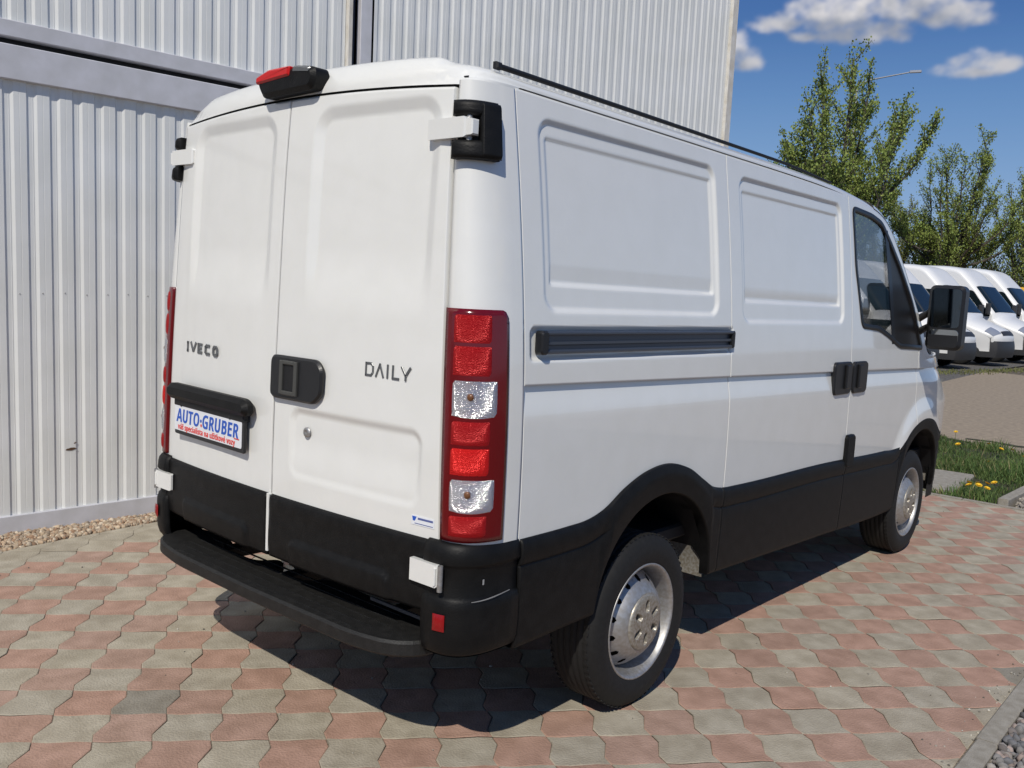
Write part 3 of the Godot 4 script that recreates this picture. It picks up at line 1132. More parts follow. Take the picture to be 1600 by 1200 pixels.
func hinges(van: Node3D, s: float) -> void:
	# upper hinge: black C-shaped cover on the corner, white arm from the door
	var b := MB.new()
	curved_block(b, .02, .72, 1.964, 2.008, .0, .033, s, .012)
	curved_block(b, .02, .72, 1.846, 1.898, .0, .033, s, .012)
	curved_block(b, .44, .74, 1.850, 2.004, .0, .036, s, .012)
	curved_block(b, .06, .50, 1.89, 1.97, .0, .010, s, .003)
	var hin := obj("door_hinge", b.mesh(), M.clad, van)
	b = MB.new()
	b.box(Vector3(xr(1.93) - .012, 1.931, s * .716), Vector3(.026, .056, .150), .005)
	b.box(Vector3(xr(1.93) - .004, 1.931, s * .798), Vector3(.030, .044, .03), .004)
	obj("hinge_arm", b.mesh(), M.paint, hin)
	b = MB.new()
	b.tube(PackedVector3Array([corner(.28, 1.892, .016, s), corner(.28, 1.93, .016, s), corner(.28, 1.972, .016, s)]), .009, .009, 10)
	obj("hinge_pin", b.mesh(), M.steel, hin)
	# lower hinge: white plate across the cladding
	b = MB.new()
	b.box(Vector3(-.030, .672, s * .746), Vector3(.016, .066, .114), .004)
	b.box(Vector3(-.036, .672, s * .798), Vector3(.014, .052, .008), .002)
	var low := obj("lower_hinge_plate", b.mesh(), M.paint, van)
	b = MB.new()
	b.tube(PackedVector3Array([Vector3(-.03, .630, s * .812), Vector3(-.03, .668, s * .812), Vector3(-.03, .706, s * .812)]), .008, .008, 10)
	obj("hinge_pin", b.mesh(), M.steel, low)

func corner_bumper(van: Node3D, s: float) -> void:
	var ys := [.428, .434, .445, .47, .52, .575, .592, .598, .604, .612, .66, .694, .702, .710, .735, .752, .762, .768, .768]
	var os := [-.03, -.005, .006, .014, .017, .017, .016, .012, .012, .004, .003, .004, .010, .016, .014, .010, .002, -.006, -.03]
	var k := ys.size() - 1
	var b := MB.new()
	var at := func(u: float, y: float, off: float) -> Vector3:
		# plan: from the door cladding round the corner to the side cladding
		var a := u * PI / 2.0
		var yc := clampf(y, .5, .75)
		var x := .212 - .225 * pow(cos(a), .62)
		var z := .738 + (.888 - .738) * pow(sin(a), .62)
		var t := Vector2(.225 * sin(a), .15 * cos(a)).normalized()
		return Vector3(x - t.y * off, y, s * (z + t.x * off + (yc - .6) * .0))
	b.grid(30, k, func(u: float, v: float) -> Vector3:
		var j := int(round(v * k))
		var i := int(round(u * 30))
		var o: float = os[j]
		if i == 0 or i == 30:
			o -= .02
		return at.call(clampf((i - 1) / 28.0, .0, 1.0), ys[j], o), s > 0)
	var bump := obj("rear_bumper_corner", b.mesh(), M.clad, van)
	for q in [[.766, 1.0], [.432, -1.0]]:   # top and bottom closing
		b = MB.new()
		b.grid(14, 1, func(u: float, v: float) -> Vector3:
			return at.call(u, q[0], lerpf(-.10, -.004, v)), (s > 0) == (q[1] > 0))
		obj("bumper_shelf", b.mesh(), M.clad, bump)
	b = MB.new()
	b.grid(6, 4, func(u: float, v: float) -> Vector3:
		var e := u < .01 or u > .99 or v < .01 or v > .99
		return at.call(lerpf(.10, .235, u), lerpf(.513, .563, v), .022 if e else .026), s > 0)
	obj("red_reflector", b.mesh(), M.reflector, bump)
	if s > 0:   # a long pale scratch
		b = MB.new()
		b.grid(10, 1, func(u: float, v: float) -> Vector3:
			return at.call(lerpf(.55, .96, u), .604 + .012 * u * u + (v - .5) * .004 * (1.0 - absf(u - .6)), lerpf(.0205, .015, u)), true)
		b.face(PackedVector3Array([at.call(.70, .646, .0055), at.call(.72, .646, .0055), at.call(.72, .662, .0055), at.call(.70, .662, .0055)]), Vector3(-1, 0, 1))
		obj("scratch", b.mesh(), mat(Color(.30, .30, .30), .6), bump)

func cladding(van: Node3D, s: float) -> void:
	var segs := [["rear_side_cladding", .218, 1.470], ["side_cladding", 1.474, 2.786], ["door_cladding", 2.790, 3.655], ["front_arch_cladding", 3.660, 4.52]]
	var prof := [[0.0, -.03], [0.0, .004], [.02, .011], [.06, .014], [.55, .012], [.70, .010], [.72, .005], [.735, .005], [.75, .012], [.86, .016], [.95, .013], [.985, .007], [1.0, .0], [1.0, -.02]]
	var k := prof.size() - 1
	for q in segs:
		var b := MB.new()
		var n := int((q[2] - q[1]) / .009)
		b.grid(n + 2, k, func(u: float, v: float) -> Vector3:
			var i := int(round(u * (n + 2))) - 1
			var x: float = lerpf(q[1], q[2], clampf(float(i) / n, 0, 1))
			var y0 := ysill(x)
			var y1 := yclad(x)
			var j := int(round(v * k))
			var h := y1 - y0
			var arch := clampf((.30 - h) / .12, 0.0, 1.0)   # over the wheels the band is plain
			var t: float = prof[j][0]
			var o: float = prof[j][1]
			var y := y0 + h * t
			# measured from the top edge so that the bevel runs level
			if t > .5 and h > .2:
				y = y1 - (1.0 - t) * .30
			var plain: float = .012 + .010 * sin(t * PI)
			if j > 0 and j < k:
				o = lerpf(o, minf(plain, o + .02), arch * (1.0 if j > 1 and j < k - 1 else 0.0))
			if j == 0 and h < .26:
				o = -.07
			if i < 0 or i > n:
				o -= .012
			var zz := zf(x, maxf(y, .3))
			return Vector3(x, y, s * (zz + o)), s < 0)
		obj(q[0], b.mesh(), M.clad, van)
	# wheel wells
	var b2: MB
	for c in [1.018, 4.07]:
		b2 = MB.new()
		b2.grid(24, 2, func(u: float, v: float) -> Vector3:
			var a := PI * (1.0 - u * .86)
			return Vector3(c + .405 * cos(a), .40 + .40 * sin(a), s * lerpf(.85, .40, v)), s > 0)
		obj("wheel_well", b2.mesh(), M.black, van)
		b2 = MB.new()   # lowest front part of the well is the painted inner sill
		b2.grid(8, 4, func(u: float, v: float) -> Vector3:
			var a := PI * (.14 - u * .16)
			return Vector3(c + .403 * cos(a), .40 + .40 * sin(a), s * lerpf(.86, .40, v)), s > 0)
		obj("inner_sill", b2.mesh(), M.cap if s > 0 else M.black, van)
		b2 = MB.new()
		b2.face(PackedVector3Array([Vector3(c - .42, .25, s * .42), Vector3(c + .42, .25, s * .42), Vector3(c + .42, .85, s * .42), Vector3(c - .42, .85, s * .42)]), Vector3(0, 0, s))
		obj("wheel_well_wall", b2.mesh(), M.black, van)

func mirror(van: Node3D, s: float) -> void:
	var b := MB.new()
	var xf := Transform3D(Basis(Vector3(0, 0, 1), Vector3.UP, Vector3(-1, 0, 0)), Vector3(3.83, 1.46, s * 1.03))
	xf.basis = xf.basis.rotated(Vector3.UP, s * .02)
	b.prism(round_rect(-.098, -.188, .098, .188, .035), xf * Transform3D(Basis.IDENTITY, Vector3(0, 0, -.09)), .115, .018)
	var m := obj("wing_mirror", b.mesh(), M.trim, van)
	b = MB.new()
	b.prism(round_rect(-.082, -.058, .082, .168, .022), xf * Transform3D(Basis.IDENTITY, Vector3(0, 0, .0235)), .0035, .001)
	obj("mirror_glass", b.mesh(), M.mirror, m)
	b = MB.new()
	b.prism(round_rect(-.082, -.170, .082, -.068, .022), xf * Transform3D(Basis(Vector3.RIGHT, .03), Vector3(0, 0, .0235)), .0045, .001)
	obj("wide_angle_glass", b.mesh(), M.mirror_low, m)
	for y in [1.40, 1.54]:
		b = MB.new()
		b.tube(PackedVector3Array([Vector3(3.90, 1.36 + (y - 1.40) * .6, s * (zf(3.90, 1.36) - .02)), Vector3(3.88, lerpf(1.40, y, .6), s * .92), Vector3(3.87, y, s * .97)]), .022, .018, 8)
		obj("mirror_arm", b.mesh(), M.trim, m)

func roof_h(q: float, crown: float) -> float:
	return .060 * pow(maxf(0.0, 1.0 - pow(q, 7.0)), .46) + crown * (1.0 - q * q)

func roof_xs(z: float) -> float:   # rear outline of the roof in plan
	var a := absf(z)
	var r := .727
	if a <= r:
		return door_x(2.075, z) + .002
	var t := clampf((a - r) / (.790 - r), 0.0, 1.0)
	return .208 - (.208 - .047) * pow(maxf(0.0, 1.0 - pow(t, 2.0 / .72)), .36)

func roof_and_front(van: Node3D) -> void:
	var b := MB.new()
	var nz := 96
	var nx := 110
	var xe := 3.16
	b.grid(nz, nx, func(u: float, v: float) -> Vector3:
		var sn := sin((u - .5) * PI)
		var tv := v * v * (2.2 - 1.2 * v) if v < 1.0 else 1.0
		var zq := sn
		var x0 := roof_xs(.790 * zq)
		var x := lerpf(x0, xe, tv)
		var half := zp(ya(maxf(x, .2)))
		var z := half * zq
		var qr := clampf(1.0 - (x - x0) / .22, 0.0, 1.0)
		var e := pow(pow(absf(zq), 6.0) + pow(qr, 6.0), 1.0 / 6.0)
		var base := lerpf(minf(ya(maxf(x, .2)), 2.075), door_top(z) + .001, smoothstep(.9, 1.0, qr)) + .002
		var y := base + roof_h(clampf(e, 0.0, 1.0), .0) + .030 * (1.0 - zq * zq) * (1.0 - pow(qr, 6.0))
		# stiffening bead across the rear edge
		var bead := exp(-pow((x - x0 - .055) / .028, 2.0)) * smoothstep(.66, .60, absf(z - .0))
		y += .016 * bead
		# fall of the roof towards the windscreen
		y -= .012 * smoothstep(2.4, 3.16, x)
		return Vector3(x, y, z))
	var roof := obj("roof", b.mesh(), M.paint, van)
	for s: float in [1.0, -1.0]:
		b = MB.new()
		var pts := PackedVector3Array()
		for k in 24:
			var x := lerpf(.16, 2.62, k / 23.0)
			pts.append(Vector3(x, ya(x) + .052 - .012 * smoothstep(2.0, 2.62, x), s * (zp(ya(x)) - .028)))
		b.tube(pts, .0085, .006, 8)
		b.box(pts[0], Vector3(.025, .02, .022), .005)
		obj("roof_gutter_strip", b.mesh(), M.black, roof)
	# brake lamp on the rear edge
	b = MB.new()
	var xf := Transform3D(Basis(Vector3(0, 0, 1), Vector3.UP, Vector3(-1, 0, 0)), Vector3(.035, 0, 0))
	b.prism(round_poly(PackedVector2Array([Vector2(-.115, 2.082), Vector2(.155, 2.088), Vector2(.170, 2.125), Vector2(.164, 2.156), Vector2(.09, 2.168), Vector2(-.07, 2.166), Vector2(-.138, 2.150), Vector2(-.142, 2.125)]), .02), xf, .078, .014)
	var bl := obj("brake_lamp", b.mesh(), M.clad, van)
	b = MB.new()
	b.prism(round_poly(PackedVector2Array([Vector2(-.138, 2.128), Vector2(.045, 2.138), Vector2(.05, 2.1685), Vector2(-.07, 2.168), Vector2(-.137, 2.151)]), .006), xf * Transform3D(Basis.IDENTITY, Vector3(0, 0, .030)), .055, .006)
	obj("brake_lens", b.mesh(), mat(Color(0.60, 0.010, 0.010), 0.25), bl)
	b = MB.new()
	b.prism(round_poly(PackedVector2Array([Vector2(.055, 2.146), Vector2(.150, 2.134), Vector2(.148, 2.156), Vector2(.09, 2.166), Vector2(.06, 2.168)]), .006), xf * Transform3D(Basis.IDENTITY, Vector3(0, 0, .030)), .049, .006)
	obj("bay_lamp", b.mesh(), mat(Color(.11, .115, .12), .15), bl)
	# windscreen with painted pillars
	var edge := func(t: float) -> Vector2:
		var x := lerpf(3.16, 4.07, t)
		return Vector2(x, ya(x) + .004)
	var sect := func(t: float, q: float) -> Vector3:
		var e: Vector2 = edge.call(t)
		var half := zf(e.x, e.y)
		var bow := 1.0 - pow(absf(q), 2.4)
		return Vector3(e.x + bow * lerpf(.02, .30, t), e.y + .058 * pow(1.0 - pow(absf(q), 7.0), .46) * (1.0 - t) + bow * lerpf(.03, .02, t), half * q)
	b = MB.new()
	for r in [[-1.0, -.90], [.90, 1.0]]:
		b = MB.new()
		b.grid(8, 40, func(u: float, v: float) -> Vector3: return sect.call(v, lerpf(r[0], r[1], u)))
		obj("windscreen_pillar", b.mesh(), M.paint, van)
	b = MB.new()
	b.grid(40, 4, func(u: float, v: float) -> Vector3: return sect.call(v * .10, lerpf(-.9, .9, u)))
	obj("windscreen_frame", b.mesh(), M.paint, van)
	b = MB.new()
	b.grid(40, 30, func(u: float, v: float) -> Vector3: return sect.call(lerpf(.10, 1.0, v), lerpf(-.9, .9, u)))
	obj("windscreen", b.mesh(), M.glass, van)
	# bonnet, nose, grille, bumper, head lamps
	b = MB.new()
	b.grid(36, 24, func(u: float, v: float) -> Vector3:
		var q := (u - .5) * 2.0
		var bow := 1.0 - pow(absf(q), 2.4)
		var x := lerpf(4.07, 4.62, v) + bow * lerpf(.30, .24, v)
		var y := 1.262 + bow * .02 - .30 * v * v - .10 * v
		return Vector3(x, y, zf(lerpf(4.07, 4.86, v), y) * q))
	obj("bonnet", b.mesh(), M.paint, van)
	b = MB.new()
	b.grid(36, 16, func(u: float, v: float) -> Vector3:
		var q := (u - .5) * 2.0
		var bow := 1.0 - pow(absf(q), 2.4)
		return Vector3(4.62 + bow * .24 + .05 * sin(v * PI * .6), lerpf(.862 + bow * .02, .58, v), zf(4.86, .9) * q))
	obj("nose_panel", b.mesh(), M.paint, van)
	b = MB.new()
	b.grid(40, 14, func(u: float, v: float) -> Vector3:
		var q := (u - .5) * 2.2
		var e := maxf(0.0, absf(q) - 1.0)
		var qq := clampf(q, -1, 1)
		var bow := 1.0 - pow(absf(qq), 2.6)
		return Vector3(4.68 + bow * .24 - e * 2.6 + .02 * sin(v * PI), lerpf(.70, .27, v), (.83 + .5 * minf(e, .05)) * qq))
	obj("front_bumper", b.mesh(), M.clad, van)
	for s: float in [1.0, -1.0]:
		b = MB.new()
		b.prism(round_poly(PackedVector2Array([Vector2(.50, .74), Vector2(.76, .78), Vector2(.79, 1.02), Vector2(.62, .90)]), .03), Transform3D(Basis(Vector3(0, 0, s), Vector3.UP, Vector3(s, 0, 0)), Vector3(4.70 if s > 0 else 4.70, 0, 0)), .05 * s if s > 0 else .05, .008)
		obj("head_lamp", b.mesh(), M.headlight, van)

func rear_doors(van: Node3D) -> void:
	for s: float in [1.0, -1.0]:
		var b := MB.new()
		var nu := 108
		var nv := 190
		b.grid(nu + 2, nv + 2, func(u: float, v: float) -> Vector3:
			var i := int(round(u * (nu + 2))) - 1
			var j := int(round(v * (nv + 2))) - 1
			var uu := clampf(float(i) / nu, 0, 1)
			var vv := clampf(float(j) / nv, 0, 1)
			var y := lerpf(.745, 2.074, vv)
			var z := s * lerpf(.0035 if s < 0 else .0005, zd(y) - .0045, uu) - .003
			y = lerpf(.745, door_top(z) - .005, vv)
			var x := door_x(y, z) + door_off(y, z)
			if i < 0 or i > nu or j < 0 or j > nv:
				x += .02
			return Vector3(x, y, z), s > 0)
		var door := obj("rear_door", b.mesh(), M.paint, van)
		# black lower cladding
		var ys := [.538, .545, .56, .70, .745, .757, .766, .768]
		var os := [-.02, .006, .012, .013, .013, .010, .004, -.02]
		var k := ys.size() - 1
		b = MB.new()
		b.grid(62, 24, func(u: float, v: float) -> Vector3:
			var i := int(round(u * 62)) - 1
			var y := lerpf(ys[0], ys[k], v)
			var o := interp(y, ys, os)
			var z := s * lerpf(.0085, .772, clampf(i / 60.0, 0, 1)) - .003
			var d := sd_round(z * s, y, .12, .47, .60, .632, .03)
			o += .010 * (1.0 - smoothstep(-.010, 0.0, d))
			if i < 0 or i > 60:
				o -= .02
			return Vector3(door_x(y, z) - o, y, z), s > 0)
		obj("lower_cladding", b.mesh(), M.clad, door)
		if s > 0:
			right_door_fittings(door)
		else:
			left_door_fittings(door)
	var b2 := MB.new()   # white edge of the doors between the two claddings
	b2.box(Vector3(-.048, .664, -.003), Vector3(.014, .200, .0125), .001)
	b2.grid(1, 30, func(u: float, v: float) -> Vector3:
		var y := lerpf(.58, 2.066, v)
		return Vector3(door_x(y, 0.0) + .010, y, lerpf(-.02, .02, u)), true)
	obj("door_edge_strip", b2.mesh(), M.paint, van)
	b2 = MB.new()   # weather seal behind the gaps
	b2.grid(30, 24, func(u: float, v: float) -> Vector3:
		var y := lerpf(.60, 2.085, v)
		var z := lerpf(-1.0, 1.0, u) * (zd(y) + .012)
		return Vector3(door_x(minf(y, 2.08), z) + .030, y, z), true)
	obj("door_seal", b2.mesh(), M.black, van)

func right_door_fittings(door: Node3D) -> void:
	var b := MB.new()
	var xf := on_door(.134, 1.168)
	b.prism(round_poly(PackedVector2Array([Vector2(-.136, -.060), Vector2(-.12, -.073), Vector2(.095, -.073), Vector2(.134, -.040), Vector2(.136, .045), Vector2(.105, .071), Vector2(-.125, .071), Vector2(-.136, .055)]), .018), xf, .022, .007)
	obj("handle_plate", b.mesh(), M.trim, door)
	b = MB.new()
	var fr := [[-.066, 0, .016, .112], [.010, 0, .016, .112], [-.028, .050, .06, .014], [-.028, -.050, .06, .014]]
	for q in fr:
		b.box(xf * Vector3(q[0], q[1], .025), Vector3(q[2], q[3], .012), .003, xf.basis)
	obj("door_handle", b.mesh(), mat(Color(.06, .06, .055), .5), door)
	b = MB.new()
	b.box(xf * Vector3(-.028, 0, .023), Vector3(.058, .088, .002), 0.0, xf.basis)
	obj("handle_cup", b.mesh(), M.black, door)
	b = MB.new()
	xf = on_door(.18, .998, -.004)
	b.lathe(PackedVector2Array([Vector2(.017, 0), Vector2(.016, .005), Vector2(.008, .007), Vector2(.007, .004), Vector2(.0001, .004)]), 20, xf)
	obj("lock", b.mesh(), M.steel, door)
	# lettering, drawn in strokes: D A I L Y
	b = MB.new()
	var h := .036
	for l in [[[0, 0, 0, h, 1], [0, h, .022, h, 1], [.022, h, .030, h * .75], [.030, h * .75, .030, h * .25], [.030, h * .25, .022, 0], [.022, 0, 0, 0, 1]],
			[[.044, 0, .059, h, 1], [.059, h, .074, 0, 1]],
			[[.092, 0, .092, h, 1]],
			[[.114, 0, .114, h, 1], [.114, 0, .138, 0, 1]],
			[[.150, h, .167, h * .32, 1], [.184, h, .167, h * .32, 1], [.167, h * .36, .167, 0, 1]]]:
		b = MB.new()
		strokes(b, l, .0068, .003, on_door(.449, 1.214))
		obj("letter", b.mesh(), M.letter, door)
	b = MB.new()   # small dealer sticker
	xf = on_door(.708, .808)
	b.box(xf * Vector3(0, 0, .0008), Vector3(.088, .028, .001), 0.0, xf.basis)
	obj("sticker", b.mesh(), M.plate, door)
	b = MB.new()
	b.prism(PackedVector2Array([Vector2(-.041, .011), Vector2(-.024, .011), Vector2(-.030, -.002), Vector2(-.038, -.002)]), xf * Transform3D(Basis.IDENTITY, Vector3(0, 0, .0013)), .0006)
	obj("sticker_print", b.mesh(), M.blue, door)
	b = MB.new()
	b.box(xf * Vector3(.010, .006, .0016), Vector3(.058, .006, .0006), 0.0, xf.basis)
	b.box(xf * Vector3(.004, -.009, .0016), Vector3(.07, .002, .0006), 0.0, xf.basis)
	obj("sticker_print", b.mesh(), mat(Color(.10, .13, .32), .5), door)

func left_door_fittings(door: Node3D) -> void:
	var b := MB.new()
	var h := .040
	var w := .0105
	# I V E C O
	for l in [[[0, 0, 0, h], [-.006, h - w / 2, .006, h - w / 2], [-.006, w / 2, .006, w / 2]],
			[[.022, h, .041, w * .4], [.060, h, .041, w * .4]],
			[[.077, 0, .077, h], [.077, h - w / 2, .104, h - w / 2], [.077, h / 2, .100, h / 2], [.077, w / 2, .104, w / 2]],
			[[.128, w, .128, h - w, 1], [.128, h - w, .134, h - w / 2, 1], [.134, h - w / 2, .156, h - w / 2], [.128, w, .134, w / 2, 1], [.134, w / 2, .156, w / 2]],
			[[.181, w * .9, .181, h - w * .9], [.207, w * .9, .207, h - w * .9], [.184, h - w / 2, .204, h - w / 2], [.184, w / 2, .204, w / 2], [.1815, w * 1.0, .1865, w * .45], [.2065, w * 1.0, .2015, w * .45], [.1815, h - w, .1865, h - w * .45], [.2065, h - w, .2015, h - w * .45]]]:
		b = MB.new()
		strokes(b, l, w, .003, on_door(-.616, 1.194).scaled_local(Vector3(1.16, 1, 1)))
		obj("letter", b.mesh(), M.letter, door)
	# lamp bar over the number plate
	b = MB.new()
	var xf := on_door(-.385, 1.042)
	b.prism(round_poly(PackedVector2Array([Vector2(-.300, -.018), Vector2(-.285, -.030), Vector2(.278, -.030), Vector2(.298, -.012), Vector2(.290, .018), Vector2(.262, .030), Vector2(-.280, .030), Vector2(-.300, .018)]), .018), xf, .052, .016)
	obj("plate_lamp_bar", b.mesh(), M.clad, door)
	b = MB.new()
	b.box(xf * Vector3(-.01, -.040, .014), Vector3(.52, .03, .028), .004, xf.basis)
	obj("lamp_bar_foot", b.mesh(), M.black, door)
	# number plate in its holder, slightly askew
	xf = on_door(-.396, .940, .012) * Transform3D(Basis(Vector3(0, 0, 1), .004), Vector3.ZERO)
	b = MB.new()
	b.prism(round_rect(-.261, -.063, .263, .058, .008), xf, .010, .002)
	obj("plate_holder", b.mesh(), M.trim, door)
	b = MB.new()
	b.prism(round_rect(-.258, -.048, .246, .054, .006), xf * Transform3D(Basis.IDENTITY, Vector3(0, 0, .009)), .003, .001)
	obj("number_plate", b.mesh(), M.plate, door)
	var lines := [["AUTO·GRUBER", .050, Vector3(-.006, .010, .0128), M.blue, .98], ["váš specialista na užitkové vozy", .0205, Vector3(-.012, -.032, .0128), M.red, 1.0]]
	for l in lines:
		var t := text(l[0], l[1], .0012)
		var q := obj("plate_print", t, l[3], door)
		q.transform = xf * Transform3D(Basis(Vector3(l[4], 0, 0), Vector3(.10 * (1 if l[1] > .03 else 0), 1, 0), Vector3(0, 0, 1)), l[2])
	b = MB.new()
	b.lathe(PackedVector2Array([Vector2(.006, 0), Vector2(.0055, .0006), Vector2(.0001, .0008)]), 12, xf * Transform3D(Basis.IDENTITY, Vector3(-.045, -.006, .0126)))
	obj("plate_mark", b.mesh(), M.red, door)
	b = MB.new()
	b.box(xf * Vector3(.215, -.017, .013), Vector3(.035, .004, .0006), 0.0, xf.basis)
	obj("plate_mark", b.mesh(), M.red, door)
	for q in [-.205, .165]:
		b = MB.new()
		b.box(xf * Vector3(q, .055, .013), Vector3(.010, .018, .006), .002, xf.basis)
		obj("plate_clip", b.mesh(), M.trim, door)

func step_and_floor(van: Node3D) -> void:
	var b := MB.new()
	# plan (x, z) of the step, pushed upwards
	var plan := PackedVector2Array([Vector2(.135, -.76), Vector2(-.02, -.775), Vector2(-.085, -.68), Vector2(-.115, -.50), Vector2(-.125, 0), Vector2(-.115, .52), Vector2(-.085, .66), Vector2(-.01, .735), Vector2(.135, .735), Vector2(.135, .10), Vector2(.060, .07), Vector2(.060, -.12), Vector2(.13, -.15), Vector2(.13, -.20), Vector2(.060, -.23), Vector2(.060, -.46), Vector2(.135, -.49)])
	var flat := round_poly(plan, .06)
	for k in flat.size():
		flat[k] = Vector2(flat[k].y, flat[k].x)   # local x = world z, local y = world x, local z = world y
	b.prism(flat, Transform3D(Basis(Vector3(0, 0, 1), Vector3(1, 0, 0), Vector3(0, 1, 0)), Vector3(0, .402, 0)), .050, .008)
	var worn := tri_planar(mat(Color(0.0125, 0.0122, 0.0115), 0.6), 2.2)
	worn.albedo_texture = noise_tex(0.02, 6, Color(0.6, 0.6, 0.6), Color(1, 1, 1), 19)
	bumpy(worn, bump_tex(0.2, 2, 3.0, 20), 0.5)
	var st := obj("rear_step", b.mesh(), worn, van)
	for i in 5:
		b = MB.new()
		b.box(Vector3(-.085 + i * .042, .4525, -.01), Vector3(.006, .004, 1.18 - .05 * absf(i - 2.5)), .001)
		obj("step_tread", b.mesh(), worn, st)
	for z in [-.46, -.05, .46]:
		b = MB.new()
		b.box(Vector3(.20, .425, z), Vector3(.36, .045, .055), .006)
		obj("step_bracket", b.mesh(), M.black, st)
	b = MB.new()
	b.box(Vector3(.045, .492, .60), Vector3(.008, .010, .34), .003)
	obj("step_edge_bar", b.mesh(), mat(Color(.09, .09, .095), .4), st)
	# floor and chassis
	b = MB.new()
	b.box(Vector3(2.30, .57, 0), Vector3(4.45, .06, 1.60), .01)
	b.box(Vector3(2.4, .46, .40), Vector3(4.1, .12, .08), .01)
	b.box(Vector3(2.4, .46, -.40), Vector3(4.1, .12, .08), .01)
	b.box(Vector3(1.0, .33, 0), Vector3(.11, .11, 1.45), .03)
	b.box(Vector3(4.07, .32, 0), Vector3(.11, .09, 1.45), .03)
	b.box(Vector3(2.35, .42, -.1), Vector3(1.0, .16, .55), .03)
	obj("chassis", b.mesh(), M.black, van)
	for s: float in [1.0, -1.0]:
		b = MB.new()
		b.grid(40, 2, func(u: float, v: float) -> Vector3:
			var x := lerpf(.22, 4.5, u)
			return Vector3(x, ysill(x) + .004, s * lerpf(.865, .70, v)), s > 0)
		obj("sill_underside", b.mesh(), M.black, van)

func cabin(van: Node3D) -> void:
	var b := MB.new()
	b.box(Vector3(2.74, 1.31, 0), Vector3(.04, 1.42, 1.56), .01)
	obj("bulkhead", b.mesh(), mat(Color(.20, .20, .20), .7), van)
	b = MB.new()
	b.grid(24, 10, func(u: float, v: float) -> Vector3:
		var a := v * PI * .55
		var z := lerpf(-.72, .72, u)
		return Vector3(4.03 - .46 * sin(a) + .20 * (1.0 - pow(z / .72, 2.0)), 1.425 - .42 * v * v, z), true)
	b.box(Vector3(4.06, .95, 0), Vector3(.35, .55, 1.55), .05)
	obj("dashboard", b.mesh(), M.seat, van)
	b = MB.new()
	for k in 1:
		b.grid(28, 10, func(u: float, v: float) -> Vector3:
			var a := u * TAU
			var c := v * TAU
			var q := Vector3(0, cos(a), sin(a)) * (.20 + .014 * cos(c)) + Vector3(.014 * sin(c), 0, 0)
			return Vector3(3.72, 1.28, -.42) + q.rotated(Vector3(0, 0, 1), -.5))
	obj("steering_wheel", b.mesh(), M.seat, van)
	var n := 0
	for z: float in [.42, -.42]:
		b = MB.new()
		var xf := Transform3D(Basis(Vector3(0, 0, 1), Vector3(-.16, .987, 0), Vector3(-.987, -.16, 0)), Vector3(3.18, .95, z))
		b.prism(round_rect(-.23, 0, .23, .56, .10), xf, .13, .04)
		b.prism(round_rect(-.13, .60, .13, .76, .05), xf, .11, .03)
		b.box(xf * Vector3(0, .58, .05), Vector3(.12, .08, .03), .005, xf.basis)
		b.box(Vector3(3.40, .90, z), Vector3(.52, .16, .48), .05)
		obj("seat", b.mesh(), M.seat, van)
		n += 1

